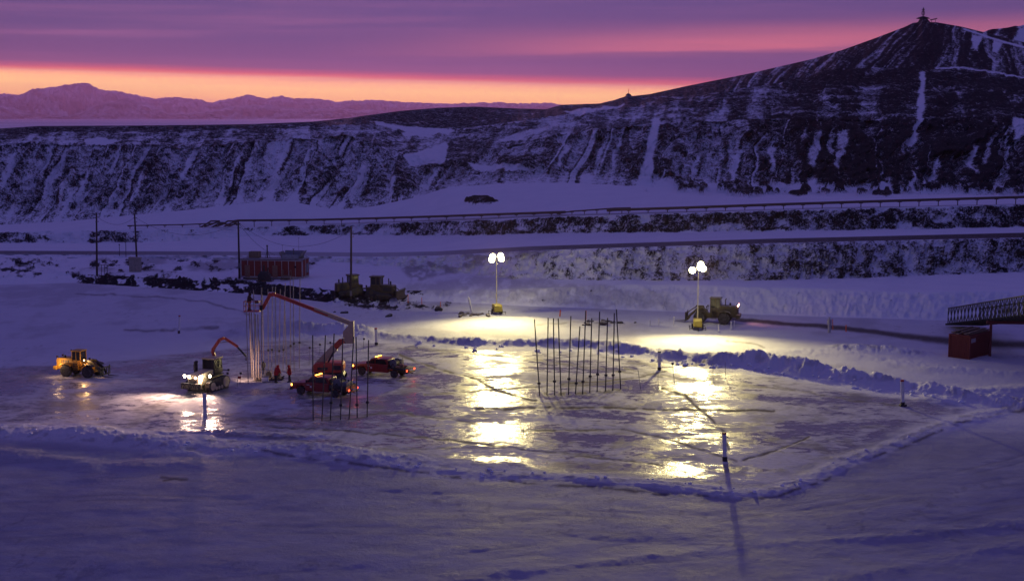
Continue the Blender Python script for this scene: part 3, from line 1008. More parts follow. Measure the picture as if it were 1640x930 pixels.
def tp(px, py, first=0, last=11):
    """terrain point under a photo position"""
    c = int(np.clip(np.searchsorted(cols, px), 1, NC - 1))
    ok = (seg[:, c] >= first) & (seg[:, c] <= last)
    idx = np.nonzero(ok)[0]
    r = idx[np.argmin(np.abs(PYb[idx, c] - py))]
    w = (px - cols[c - 1]) / (cols[c] - cols[c - 1])
    return Vector((X[r, c - 1] * (1 - w) + X[r, c] * w, Y[r, c], Z[r, c]))


# ------------------------------------------------------------------ sea ice, far range, hill beyond
def sheet(name, P, mat, attrs=None):
    nr, nc = P.shape[:2]
    me = bpy.data.meshes.new(name)
    idx = np.arange(nr * nc).reshape(nr, nc)
    q = np.stack([idx[:-1, :-1], idx[:-1, 1:], idx[1:, 1:], idx[1:, :-1]], -1).reshape(-1, 4)
    me.from_pydata(P.reshape(-1, 3).tolist(), [], q.tolist())
    me.polygons.foreach_set('use_smooth', np.ones(len(q), bool))
    for nm, arr in (attrs or {}).items():
        a_ = me.attributes.new(nm, 'FLOAT', 'POINT')
        a_.data.foreach_set('value', arr.ravel().astype(np.float32))
    me.materials.append(mat)
    o = bpy.data.objects.new(name, me)
    COL.objects.link(o)
    o['kind'] = 'structure'
    return o


def simple_snow(name, c1, c2, scale, rough=.85):
    m = bpy.data.materials.new(name)
    m.use_nodes = True
    t = NT(m.node_tree)
    pos = t.n('ShaderNodeNewGeometry').outputs['Position']
    n = t.noise(pos, scale, 6, .6)
    b = t.n('ShaderNodeBsdfPrincipled')
    t.l(t.mix(t.smooth(n, .3, .7), c1, c2), b.inputs['Base Color'])
    b.inputs['Roughness'].default_value = rough
    o = t.n('ShaderNodeOutputMaterial')
    t.l(b.outputs[0], o.inputs[0])
    return m


FAR = 36000.0
ys = np.array([-3000, 500, 800, 1500, 3000, 6000, 12000, 22000, 34000, 60000.0])
xs = np.linspace(-1, 1, 25)
P = np.zeros((len(ys), len(xs), 3))
P[..., 1] = ys[:, None]
P[..., 0] = xs[None, :] * np.maximum(4000, ys[:, None] * 1.2)
P[..., 2] = -4.0
sheet('sea_ice', P, simple_snow('sea_ice_snow', (.50, .50, .56), (.72, .72, .78), .0006))

MR = [(-2200, 160), (-1600, 140), (-1000, 150), (-500, 140), (-200, 150), (0, 150), (40, 152), (60, 143), (100, 139), (120, 135), (130, 133), (150, 134), (165, 143), (200, 147), (240, 155), (255, 158), (290, 155), (310, 158), (345, 164), (375, 158), (400, 152), (430, 157), (455, 154), (470, 158), (500, 157), (540, 163), (600, 160), (640, 163), (700, 166), (760, 165), (800, 164), (850, 166), (880, 164), (900, 168), (1000, 170), (1500, 168), (2500, 160), (4000, 165)]
MF = [(-2200, 176), (-400, 170), (0, 166), (40, 176), (90, 186), (122, 185), (170, 164), (213, 158), (240, 165), (275, 181), (330, 180), (380, 170), (430, 168), (480, 174), (560, 176), (640, 178), (900, 180), (2500, 178), (4000, 180)]


def range_mesh(name, line, D0, D1, seed, mat):
    c = np.concatenate([np.linspace(-2200, -320, 60), np.arange(-300, 1200, 3.0), np.linspace(1220, 4000, 60)])
    yt = pl(c, line) + (fbm(c / 14, c * 0 + 3, 4, seed) - .5) * 2.6 + (np.abs(fbm(c / 7, c * 0 + 9, 4, seed + 2, .65) - .5)) * -7 + .8
    zt = z_for(yt, D1)
    nr = 34
    tv = np.linspace(0, 1, nr)[:, None]
    D = D0 + (D1 - D0) * tv + 0 * c[None, :]
    zz = -4 + (zt[None, :] + 4) * tv ** 1.35
    rr = -np.abs(afbm(c[None, :] / 26 + tv * 1.6, tv * 2.2 + 0 * c[None, :], 5, seed + 5, .62) - .5) * 2.2 + .2
    e = np.sin(np.pi * np.clip(tv, 0, 1)) ** .8
    zz = zz + e * rr * (zt[None, :] + 4) * .75
    D = D - e * rr * (D1 - D0) * .5
    Pm = np.zeros((nr + 1, len(c), 3))
    Pm[:-1, :, 0] = (c[None, :] - 820) / F * D
    Pm[:-1, :, 1] = D
    Pm[:-1, :, 2] = zz
    Pm[-1, :, 0] = (c - 820) / F * (D1 + 2500); Pm[-1, :, 1] = D1 + 2500; Pm[-1, :, 2] = -4
    return sheet(name, Pm, mat)


MTN = simple_snow('far_mountain_snow', (.05, .045, .05), (.85, .83, .85), .0016)
range_mesh('mountain_range', MR, 30000, 35000, 700, MTN)
range_mesh('foothills', MF, 25500, 28500, 720, MTN)

# a further hill beyond the peak on the right
c = np.arange(1440, 2300, 6.0)
yt = pl(c, [(1440, 120), (1540, 62), (1575, 47), (1590, 46), (1606, 44), (1612, 41), (1618, 43), (1640, 36), (1700, 28), (1800, 34), (2300, 120)])
tv = np.linspace(0, 1, 40)[:, None]
D = 760 + 140 * tv + 0 * c[None, :]
zt = z_for(yt, 900)
n_ = fbm(c[None, :] / 22 + 0 * tv, tv * 6 + 0 * c[None, :], 5, 801, .6)
e = np.sin(np.pi * tv)
Pm = np.stack([(c[None, :] - 820) / F * D * 1.0, D - e * (n_ - .5) * 30, -4 + (zt[None, :] + 4) * tv ** .8 + e * (n_ - .5) * 12], -1)
rk_ = sstep(n_, .38, .62)
sheet('distant_hill', Pm, TERR, {'rock': rk_, 'ice': rk_ * 0, 'dirt': rk_ * 0, 'pack': rk_ * 0})

# ------------------------------------------------------------------ the air: thin haze all the way to the far range
def build_haze():
    mb = MB()
    mb.box((0, 17000, 465), (110000, 44000, 940))
    m = bpy.data.materials.new('thin_dusk_haze')
    m.use_nodes = True
    t = NT(m.node_tree)
    v = t.n('ShaderNodeVolumePrincipled')
    v.inputs['Color'].default_value = (1.0, .70, .86, 1)
    v.inputs['Density'].default_value = 2.7e-5
    v.inputs['Anisotropy'].default_value = 0.55
    o = t.n('ShaderNodeOutputMaterial')
    t.l(v.outputs[0], o.inputs['Volume'])
    h = mb.build('haze', m, smooth=False)
    h['kind'] = 'stuff'


build_haze()
# ------------------------------------------------------------------ paints used by the objects
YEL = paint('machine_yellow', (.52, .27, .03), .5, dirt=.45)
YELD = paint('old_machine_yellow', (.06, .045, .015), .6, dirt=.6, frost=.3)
CREAM = paint('lift_cream', (.50, .39, .23), .45, dirt=.25)
RED = paint('truck_red', (.27, .014, .012), .34, dirt=.3, frost=.12)
ORR = paint('boom_red', (.55, .07, .03), .42, dirt=.3)
DARK = paint('black_steel', (.022, .022, .024), .55, dirt=.4, dirtcol=(.07, .06, .05))
GREY = paint('grey_steel', (.16, .16, .17), .5, dirt=.4)
GALV = paint('galvanised_steel', (.42, .42, .43), .38, metal=.6, dirt=.2)
TYRE = paint('tyre_rubber', (.02, .02, .021), .85, dirt=.5, dirtcol=(.22, .21, .22), scale=4)
RIMY = paint('yellow_rim', (.40, .22, .03), .5)
WHITE = paint('white_paint', (.72, .72, .70), .5, dirt=.25)
REDP = paint('red_cap_paint', (.42, .03, .02), .55, dirt=.2)
CONT = paint('container_red', (.17, .02, .016), .6, dirt=.4, dirtcol=(.12, .03, .02))
HUTR = paint('hut_red', (.20, .03, .02), .7, dirt=.45, dirtcol=(.10, .04, .03))
WOOD = paint('weathered_wood', (.20, .15, .10), .8, dirt=.5)
POLEW = paint('creosoted_pole_wood', (.055, .038, .028), .85, dirt=.4)
ORG = paint('orange_plastic', (.75, .14, .03), .5, dirt=.1)
TAN = paint('tan_crate_paint', (.30, .27, .23), .75, dirt=.4)
RUST = paint('rusty_steel_pipe', (.12, .08, .065), .6, metal=.3, dirt=.5)
GL = glass()
GREEN = paint('army_green_steel', (.03, .035, .028), .7, dirt=.4, frost=.12)
SNOWC = paint('settled_snow', (.78, .79, .83), .9, dirt=.05)
SKIN = paint('skin', (.50, .30, .22), .6, dirt=0)
PARKA = paint('red_parka_cloth', (.50, .02, .02), .85, dirt=.15)
TROU = paint('black_trouser_cloth', (.02, .02, .025), .9, dirt=.1)
FUR = paint('hood_fur', (.25, .2, .15), .95, dirt=.2)
ROCKM = paint('dark_rock', (.035, .03, .03), .9, dirt=.4, dirtcol=(.08, .07, .07), frost=.3, scale=1.2)
AMB = emit('amber_lamp_glow', (1.0, .36, .04), 14)
REDL = emit('red_tail_glow', (1.0, .06, .02), 7)
HEADL = emit('headlamp_glow', (1.0, .84, .62), 90)
WORKL = emit('work_lamp_glow', (1.0, .62, .40), 22)
TOWL = emit('flood_lamp_glow', (1.0, .90, .45), 20)


def light(name, kind, loc, energy, col, parent, radius=.15, target=None, angle=None, blend=.5):
    ld = bpy.data.lights.new(name, kind)
    ld.energy = energy
    ld.color = col
    ld.shadow_soft_size = radius
    if kind == 'SPOT':
        ld.spot_size = angle
        ld.spot_blend = blend
    o = bpy.data.objects.new(name, ld)
    o.location = loc
    COL.objects.link(o)
    o.parent = parent
    if target is not None:
        d = Vector(target) - Vector(loc)
        o.rotation_euler = d.to_track_quat('-Z', 'Y').to_euler()
    return o


def wheel(parent, x, y, r, w, rim=GREY, lug=0):
    t = MB()
    t.lathe((x, y, r), [(r * .62, -w / 2), (r * .93, -w / 2), (r, -w * .36), (r, w * .36), (r * .93, w / 2), (r * .62, w / 2)], 'Y', 24)
    if lug:
        for k in range(lug):
            a = 2 * math.pi * k / lug
            t.box((x + math.cos(a) * r, y, r + math.sin(a) * r), (.07 * r / .6, w * .92, .05), (0, -a + R(90), R(8)))
    wh = t.build('tyre', TYRE)
    rm = MB()
    s = 1 if y > 0 else -1
    rm.lathe((x, y, r), [(r * .1, -w * .30), (r * .60, -w * .36), (r * .62, 0), (r * .60, w * .36), (r * .36, w * .22), (r * .1, w * .30)], 'Y', 20)
    for k in range(6):
        a = k * math.pi / 3
        rm.cyl((x + math.cos(a) * r * .22, y + s * w * .2, r + math.sin(a) * r * .22), (x + math.cos(a) * r * .22, y + s * w * .33, r + math.sin(a) * r * .22), .025 * r / .4, n=6)
    e = bpy.data.objects.new('wheel', None)
    COL.objects.link(e); e.parent = parent
    wh.parent = e
    rm.build('rim', rim, e)
    return e


# ------------------------------------------------------------------ light towers
def light_tower(px, py, h, yaw, label, heads, aim, power):
    p = tp(px, py)
    root = empty('light_tower', p, yaw, label, 'light tower', 'portable light towers')
    b = MB()
    b.prism([(-.95, .45), (.95, .45), (1.0, .6), (.95, 1.25), (.7, 1.42), (-.7, 1.42), (-.95, 1.25), (-1.0, .6)], -.55, .55, .05)
    b.build('engine_housing', paint('tower_yellow', (.62, .50, .05), .45, dirt=.25), root)
    l = MB()
    for z in (.75, .87, .99):
        l.box((0, -.565, z), (.7, .02, .06))
    l.build('vent_grille', DARK, root)
    f = MB()
    f.box((0, 0, .38), (2.1, 1.0, .10), bevel=.02)
    f.beam((1.0, 0, .38), (2.1, 0, .38), .09, .09)
    f.cyl((2.0, 0, .0), (2.0, 0, .4), .035)
    for sx in (-.85, .85):
        for sy in (-1, 1):
            f.beam((sx, sy * .5, .36), (sx, sy * 1.05, .36), .07, .07)
            f.cyl((sx, sy * 1.05, .0), (sx, sy * 1.05, .45), .035)
    f.build('trailer_frame', DARK, root)
    for s in (-1, 1):
        wheel(root, -.1, s * .68, .33, .2)
        fd = MB()
        fd.box((-.1, s * .68, .72), (.85, .26, .04), bevel=.015)
        fd.build('fender', DARK, root)
    m = MB()
    m.beam((-.25, 0, .5), (-.25, 0, h * .40), .15, .15)
    m.beam((-.25, 0, h * .38), (-.25, 0, h * .70), .115, .115)
    m.beam((-.25, 0, h * .68), (-.25, 0, h - .25), .085, .085)
    m.build('mast', paint('mast_paint', (.70, .66, .40), .5, dirt=.2), root)
    cb = MB()
    cb.beam((-.25, -.85, h - .3), (-.25, .85, h - .3), .07, .07)
    cb.beam((-.25, 0, h - .3), (-.25, 0, h + .25), .06, .06)
    cb.build('crossbar', GREY, root)
    q = Matrix.Rotation(-yaw, 3, 'Z')
    tgt = q @ (Vector(aim) - p)
    for k, (dy, dz) in enumerate(heads):
        c = Vector((-.25, dy, h + dz))
        d = (tgt - c).normalized()
        d = (d + Vector((0, (k - 1.5) * .12, 0))).normalized()
        hd = MB()
        back = c - d * .18
        hd.cyl(back - d * .12, back + d * .10, .16, .45, 20)
        ho = hd.build('lamp_head', GREY, root)
        ln = MB()
        ln.cyl(back + d * .105, back + d * .13, .44, .44, 24)
        ln.build('lens', TOWL, ho)
        li = light('flood_light', 'SPOT', c + d * .12, power / 1.0, (1.0, .82, .34), root, .36, c + d * 10, R(120), 1.0)
    # spill round the heads
    light('flood_spill', 'POINT', (-.25, 0, h + .9), power * .15, (1.0, .86, .42), root, .25)
    return root


TOW_AIM1 = at(800, 640)
TOW_AIM2 = at(1120, 660)
light_tower(796, 503, 7.9, R(-75), 'lit yellow light tower standing alone on the snow near the leaning white pipe',
            [(-.72, -.1), (.72, .0), (-.55, .35), (.62, .42)], TOW_AIM1, 15000)
light_tower(1117, 529, 8.1, R(-95), 'yellow light tower in front of the big dark wheel loader, its lamps lit',
            [(-.8, -.25), (.25, .1), (.62, .0), (.3, .5)], TOW_AIM2, 15000)


# ------------------------------------------------------------------ wheel loaders
def wheel_loader(px, py, yaw, s, label, body, lit_front, lit_rear, big):
    root = empty('wheel_loader', tp(px, py), yaw, label, 'wheel loader', scale=s)
    # rear frame and engine hood (x is forward)
    b = MB()
    b.prism([(-3.05, 1.05), (-2.95, .80), (-2.3, .8), (-2.15, 1.25), (-1.0, 1.25), (-.85, .75), (-.1, .75), (-.1, 1.75), (-.9, 1.8), (-1.0, 2.15), (-2.9, 2.1), (-3.05, 1.9)], -.72, .72, .04)
    b.build('engine_hood', body, root)
    g = MB()
    for z in (1.3, 1.42, 1.54, 1.66, 1.78):
        g.box((-3.07, 0, z), (.03, 1.0, .06))
    for s_ in (-1, 1):
        g2 = MB()
        for k in range(5):
            g2.box((-2.3 + .22 * k, s_ * .735, 1.7), (.12, .02, .34))
        g2.build('side_vent', DARK, root)
    g.build('radiator_grille', DARK, root)
    cw = MB()
    cw.prism([(-3.35, .75), (-2.9, .7), (-2.9, 1.2), (-3.35, 1.15)], -1.0, 1.0, .05)
    cw.build('counterweight', body, root)
    fr = MB()
    fr.prism([(-.1, .7), (.5, .6), (1.9, .55), (1.95, 1.2), (1.3, 1.75), (.9, 1.75), (.4, 1.2), (-.1, 1.2)], -.42, .42, .03)
    fr.build('front_frame', body, root)
    ax = MB()
    ax.cyl((-1.55, -1.0, .7), (-1.55, 1.0, .7), .14)
    ax.build('axle', DARK, root)
    ax = MB(); ax.cyl((1.35, -1.0, .7), (1.35, 1.0, .7), .14)
    ax.build('axle', DARK, root)
    for x in (-1.55, 1.35):
        for sy in (-1, 1):
            wheel(root, x, sy * 1.02, .70, .52, RIMY if not big else YELD, 22)
            fd = MB()
            pr = [(x - .75, 1.30), (x - .55, 1.50), (x, 1.60), (x + .55, 1.50), (x + .75, 1.30), (x + .70, 1.27), (x + .5, 1.44), (x, 1.53), (x - .5, 1.44), (x - .70, 1.27)]
            fd.prism(pr, sy * 1.02 - .28, sy * 1.02 + .28)
            fd.build('mudguard', body if x < 0 else DARK, root)
    # cab
    c = MB()
    c.box((-.45, 0, 1.55), (1.25, 1.3, .7), bevel=.03)
    for x in (-1.02, .12):
        for sy in (-.6, .6):
            c.beam((x, sy, 1.85), (x * .96, sy * .96, 2.95), .09, .09)
    c.beam((-.45, -.6, 1.85), (-.45, -.58, 2.95), .07, .07)
    c.beam((-.45, .6, 1.85), (-.45, .58, 2.95), .07, .07)
    cab = c.build('cab', body, root)
    rf = MB()
    rf.box((-.45, 0, 3.0), (1.38, 1.42, .12), bevel=.04)
    rf.build('cab_roof', body if not big else YELD, cab)
    for nm, cc, sz in (('window', (-.45, -.605, 2.4), (1.04, .02, 1.0)), ('window', (-.45, .605, 2.4), (1.04, .02, 1.0)),
                       ('windscreen', (.11, 0, 2.4), (.02, 1.1, 1.0)), ('rear_window', (-1.01, 0, 2.4), (.02, 1.1, 1.0))):
        w = MB(); w.box(cc, sz)
        w.build(nm, GL, cab)
    for sy in (-1, 1):
        st = MB()
        for k in range(4):
            st.box((-.35, sy * .88, .65 + .3 * k), (.42, .24, .04))
        for x in (-.58, -.12):
            st.cyl((x, sy * .98, .6), (x, sy * .98, 2.0), .02)
        st.build('ladder', DARK, root)
    e = MB()
    e.cyl((-1.6, .3, 2.1), (-1.6, .3, 2.85), .06)
    e.cyl((-1.6, .3, 2.85), (-1.72, .3, 2.98), .06)
    e.build('exhaust_stack', DARK, root)
    e = MB(); e.cyl((-2.1, -.3, 2.1), (-2.1, -.3, 2.4), .11)
    e.build('air_intake', DARK, root)
    # lift arms
    a = MB()
    for sy in (-.5, .5):
        a.prism([(.95, 1.85), (1.1, 2.0), (1.7, 1.85), (2.75, .85), (2.95, .35), (2.75, .30), (2.5, .75), (1.6, 1.55), (.95, 1.65)], sy - .06, sy + .06, .015)
        a.cyl((.6, sy * .7, .95), (1.75, sy * .8, 1.45), .07)
    a.cyl((2.2, -.55, 1.1), (2.2, .55, 1.1), .09)
    a.beam((1.1, 0, 1.95), (1.9, 0, 1.95), .16, .2)
    a.cyl((1.8, 0, 1.95), (2.9, 0, 1.15), .06)
    a.build('lift_arm', DARK if not big else YELD, root)
    # fork carriage
    k_ = MB()
    k_.beam((3.0, -1.05, .35), (3.0, 1.05, .35), .09, .14)
    k_.beam((3.0, -1.05, 1.15), (3.0, 1.05, 1.15), .09, .12)
    for y in (-1.0, -.35, .35, 1.0):
        k_.beam((3.0, y, .3), (3.0, y, 1.35 if abs(y) > .5 else 1.15), .08, .08)
    k_.build('fork_carriage', DARK, root)
    for y in (-.6, .6):
        f = MB()
        f.beam((3.08, y, .14), (3.08, y, 1.18), .14, .06)
        f.prism([(3.05, .10), (4.45, .13), (4.45, .15), (3.05, .19)], y - .07, y + .07)
        f.build('fork', DARK, root)
    # lamps
    for sy in (-1, 1):
        l = MB(); l.box((.55, sy * .62, 1.95), (.14, .24, .2), bevel=.03); l.beam((.5, sy * .45, 1.5), (.52, sy * .6, 1.9), .05, .05)
        ho = l.build('headlight', DARK, root)
        ln = MB(); ln.cyl((.625, sy * .62, 1.95), (.65, sy * .62, 1.95), .085, n=16)
        ln.build('lens', emit('loader_lamp_glow', (1, .55, .15), 30) if (lit_front and sy < 0) else GL, ho)
    for sy in (-1, 1):
        l = MB(); l.box((-3.0, sy * .55, 2.22), (.14, .22, .2), bevel=.03)
        ho = l.build('rear_light', DARK, root)
        ln = MB(); ln.cyl((-3.08, sy * .55, 2.22), (-3.12, sy * .55, 2.22), .09, n=16)
        ln.build('lens', emit('rear_work_glow', (1, .42, .30), 60) if lit_rear else emit('dull_red_lens', (.3, .01, .01), .3), ho)
    if lit_front:
        light('headlight_light', 'SPOT', (.75, -.75, 2.0), 260, (1, .55, .2), root, .08, (8, -4, 0), R(130), .8)
        light('headlight_light', 'POINT', (.8, -.9, 2.0), 30, (1, .50, .12), root, .1)
        light('side_point_light', 'POINT', (-2.4, -1.6, 1.6), 75, (1, .62, .3), root, .12)  # point light beside the engine hood, no lamp fixture there
    if lit_rear:
        light('rear_work_light', 'SPOT', (-3.3, 0, 2.2), 190, (1, .30, .2), root, .1, (-9, -2, 0), R(110), .8)
    return root


LOADA = wheel_loader(133, 601, R(-17), .93, 'bright yellow wheel loader with empty pallet forks on the ice at the far left', YEL, True, False, False)
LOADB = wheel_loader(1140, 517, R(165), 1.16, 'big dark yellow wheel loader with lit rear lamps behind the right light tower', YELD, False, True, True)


# ------------------------------------------------------------------ bulldozers
def bulldozer(px, py, yaw, s, label, blade):
    root = empty('bulldozer', tp(px, py), yaw, label, 'bulldozer', 'parked bulldozers', scale=s)
    for sy in (-1, 1):
        t = MB()
        t.prism([(-2.0, .15), (-1.7, .0), (1.5, .0), (1.9, .18), (2.0, .5), (1.8, .78), (.2, 1.0), (-1.0, 1.35), (-1.7, 1.05), (-2.05, .6)], sy * 1.05 - .27, sy * 1.05 + .27, .03)
        for k in range(22):
            t.box((-1.75 + k * .16, sy * 1.05, .01), (.05, .56, .07))
        tr = t.build('track', DARK, root)
        rr = MB()
        for k in range(6):
            rr.lathe((-1.45 + k * .56, sy * 1.05 + sy * .285, .3), [(.05, -.02), (.2, -.02), (.2, .02), (.05, .02)], 'Y', 14)
        rr.lathe((-1.0, sy * 1.05 + sy * .285, .98), [(.05, -.02), (.3, -.02), (.3, .02), (.05, .02)], 'Y', 16)
        rr.build('roller', YELD, tr)
    b = MB()
    b.prism([(-2.0, .7), (2.0, .6), (2.15, .8), (2.1, 1.85), (1.9, 1.95), (.3, 2.0), (.2, 1.5), (-2.0, 1.6)], -.68, .68, .05)
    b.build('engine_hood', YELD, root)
    g = MB()
    for k in range(6):
        g.box((2.14, 0, .95 + k * .14), (.04, .9, .05))
    g.build('radiator_grille', DARK, root)
    for sy in (-1, 1):
        g = MB(); g.box((1.2, sy * .69, 1.4), (1.2, .03, .6)); g.build('side_vent', DARK, root)
    c = MB()
    c.box((-.6, 0, 1.75), (1.5, 1.4, .5), bevel=.03)
    for x in (-1.25, -.5, .05):
        for sy in (-.64, .64):
            c.beam((x, sy, 1.9), (x, sy, 3.05), .12, .12)
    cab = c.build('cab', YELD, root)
    r = MB(); r.box((-.6, 0, 3.12), (1.75, 1.65, .16), bevel=.04)
    r.build('cab_roof', YELD, cab)
    for nm, cc, sz in (('window', (-.6, -.65, 2.5), (1.2, .02, .95)), ('window', (-.6, .65, 2.5), (1.2, .02, .95)), ('windscreen', (.05, 0, 2.5), (.02, 1.15, .95)), ('rear_window', (-1.26, 0, 2.5), (.02, 1.15, .95))):
        w = MB(); w.box(cc, sz); w.build(nm, GL, cab)
    e = MB()
    e.cyl((1.1, .25, 1.9), (1.1, .25, 2.85), .08)
    e.build('exhaust_stack', DARK, root)
    e = MB(); e.cyl((1.55, -.25, 1.9), (1.55, -.25, 2.5), .12); e.build('air_intake', DARK, root)
    for sy in (-1, 1):
        l = MB(); l.cyl((.18, sy * .5, 3.02), (.3, sy * .5, 3.02), .1, n=14); l.build('headlight', GREY, root)
    if blade:
        bl = MB()
        bl.prism([(3.2, .05), (3.05, .12), (2.85, .5), (2.85, .9), (3.05, 1.3), (3.12, 1.28), (2.95, .9), (2.96, .5), (3.25, .1)], -1.9, 1.9, .01)
        bo = bl.build('blade', YELD, root)
        cg = MB(); cg.beam((3.0, -1.9, 1.32), (3.0, 1.9, 1.32), .1, .14); cg.build('cutting_rim', GREY, bo)
        ar = MB()
        for sy in (-1, 1):
            ar.beam((-.2, sy * 1.42, .55), (2.9, sy * 1.42, .4), .13, .2)
            ar.cyl((1.9, sy * .6, 1.6), (2.9, sy * .8, .9), .06)
        ar.build('push_arm', YELD, root)
    rp = MB()
    rp.beam((-2.0, 0, .9), (-2.9, 0, .9), .5, .18)
    rp.prism([(-2.9, 1.4), (-2.7, 1.4), (-2.75, .5), (-3.05, .15), (-2.95, .5)], -.09, .09)
    rp.build('ripper', DARK, root)
    return root


bulldozer(610, 478, R(-14), 1.08, 'yellow bulldozer with its blade to the right, parked right of the other one', True)
bulldozer(559, 472, R(205), 1.0, 'yellow bulldozer partly behind the tall utility pole, left of the other one', False)


# ------------------------------------------------------------------ pickup trucks
def pickup(px, py, yaw, label, flat):
    root = empty('pickup_truck', tp(px, py), yaw, label, 'pickup truck', 'red pickup trucks')
    b = MB()
    W = .98
    b.prism([(3.02, .62), (3.08, .95), (3.0, 1.14), (2.85, 1.20), (1.55, 1.30), (1.35, 1.34), (-1.35, 1.34), (-1.35, .50), (1.35, .46), (1.42, .78), (1.62, .98), (2.2, .99), (2.44, .8), (2.5, .55)], -W, W, .035)
    body = b.build('body', RED, root)
    c = MB()
    c.prism([(1.45, 1.32), (.72, 1.90), (.5, 1.95), (-1.0, 1.96), (-1.22, 1.88), (-1.36, 1.32)], -.84, .84, .05)
    cab = c.build('cab', RED, root)
    for sy in (-1, 1):
        for pts in ([(1.22, 1.38), (.70, 1.82), (.36, 1.84), (.36, 1.38)], [(.24, 1.38), (.24, 1.85), (-.92, 1.85), (-1.16, 1.38)]):
            w = MB(); w.prism(pts, sy * .842, sy * .862); w.build('window', GL, cab)
        dh = MB(); dh.box((.15, sy * .985, 1.12), (.16, .03, .03)); dh.box((-1.0, sy * .985, 1.12), (.16, .03, .03)); dh.build('door_handle', DARK, body)
        sm = MB(); sm.box((.31, sy * .986, .9), (.012, .008, .72)); sm.box((-.85, sy * .986, .9), (.012, .008, .72)); sm.build('door_seam', DARK, body)
        em = MB(); em.cyl((.72, sy * .981, .92), (.72, sy * .989, .92), .11, n=20); em.box((1.05 if sy > 0 else 1.05, sy * .985, 1.1), (.34, .006, .07)); em.build('door_emblem', WHITE, body)
        mr = MB(); mr.beam((1.15, sy * .9, 1.42), (1.15, sy * 1.16, 1.48), .05, .05); mr.box((1.12, sy * 1.18, 1.5), (.09, .18, .26), bevel=.02); mr.build('mirror', DARK, root)
    w = MB(); w.prism([(1.40, 1.385), (.74, 1.91), (.755, 1.925), (1.42, 1.40)], -.74, .74); w.build('windscreen', GL, cab)
    w = MB(); w.box((-1.30, 0, 1.6), (.03, 1.3, .4), (0, R(14), 0)); w.build('rear_window', GL, cab)
    g = MB(); g.box((3.06, 0, .92), (.06, 1.1, .34), bevel=.02); g.build('grille', DARK, root)
    bp = MB(); bp.box((3.15, 0, .58), (.2, 1.95, .26), bevel=.04); bp.cyl((3.2, -.7, .7), (3.2, -.7, 1.15), .03); bp.cyl((3.2, .7, .7), (3.2, .7, 1.15), .03); bp.cyl((3.2, -.7, 1.15), (3.2, .7, 1.15), .03)
    bp.build('front_bumper', DARK, root)
    for sy in (-1, 1):
        h = MB(); h.box((3.05, sy * .78, .96), (.07, .32, .24), bevel=.02)
        ho = h.build('headlight', GL, root)
        m = MB(); m.box((3.0, sy * .955, .98), (.14, .06, .2), bevel=.01); m.build('marker_lens', AMB, ho)
    lb = MB(); lb.box((.35, 0, 2.0), (.22, 1.3, .07), bevel=.02)
    lbo = lb.build('light_bar', DARK, root)
    for k in range(5):
        m = MB(); m.box((.37, -.5 + .25 * k, 2.065), (.14, .14, .07), bevel=.02); m.build('amber_lamp', AMB, lbo)
    # chassis
    ch = MB()
    for sy in (-.45, .45):
        ch.beam((-3.3, sy, .6), (2.8, sy, .6), .1, .16)
    ch.cyl((1.98, -.9, .42), (1.98, .9, .42), .08); ch.cyl((-2.1, -.9, .42), (-2.1, .9, .42), .1)
    ch.build('chassis', DARK, root)
    for x in (1.98, -2.1):
        for sy in (-.86, .86):
            wheel(root, x, sy, .43, .3, DARK, 18)
    if flat:
        d = MB(); d.box((-2.45, 0, .98), (2.3, 2.15, .12), bevel=.02); d.beam((-1.45, 0, 1.35), (-1.45, 0, 1.4), 2.0, .06)
        d.build('flatbed', DARK, root)
        hb = MB()
        for y in (-.95, -.5, 0, .5, .95):
            hb.beam((-1.42, y, 1.0), (-1.42, y, 1.75), .05, .05)
        hb.beam((-1.42, -1.0, 1.75), (-1.42, 1.0, 1.75), .06, .06)
        hb.build('headboard', DARK, root)
    else:
        d = MB()
        d.box((-2.4, 0, .88), (2.1, 1.9, .08))
        for sy in (-1, 1):
            d.prism([(-1.42, .72), (-1.42, 1.28), (-3.4, 1.28), (-3.4, .72), (-2.75, .72), (-2.6, 1.0), (-1.65, 1.0), (-1.55, .72)], sy * .97 - .03, sy * .97 + .03, .01)
        d.box((-3.4, 0, 1.02), (.06, 1.9, .5))
        d.build('pickup_bed', DARK, root)
        fl = MB()
        for sy in (-1, 1):
            fl.prism([(-2.75, .80), (-2.5, 1.02), (-1.7, 1.02), (-1.45, .80), (-1.4, .86), (-1.68, 1.1), (-2.52, 1.1), (-2.8, .86)], sy * 1.0 - .08, sy * 1.0 + .08)
        fl.build('mudguard', DARK, root)
    rb = MB(); rb.box((-3.62, 0, .62), (.18, 1.9, .16), bevel=.03); rb.beam((-3.6, 0, .5), (-3.95, 0, .5), .08, .08); rb.build('rear_bumper', DARK, root)
    for sy in (-1, 1):
        t = MB(); t.box((-3.66, sy * .82, .86), (.06, .2, .16), bevel=.01); t.build('tail_light', REDL, root)
    light('amber_light', 'POINT', (.5, 0, 2.35), 5, (1, .4, .06), root, .1)
    light('tail_light_glow', 'POINT', (-3.95, 0, .8), 7, (1, .08, .04), root, .1)
    return root


PT1 = pickup(516, 632, R(156), 'red crew cab pickup with a dark loaded bed, in front of the boom lift base', False)
PT2 = pickup(611, 600, R(155), 'red crew cab pickup with a dark flatbed, on its own right of the boom lift', True)


def on_truck(truck, loc, name, label, cat, group=None):
    yaw = truck.rotation_euler.z
    p = truck.location + Matrix.Rotation(yaw, 3, 'Z') @ Vector(loc)
    return empty(name, p, yaw, label, cat, group)


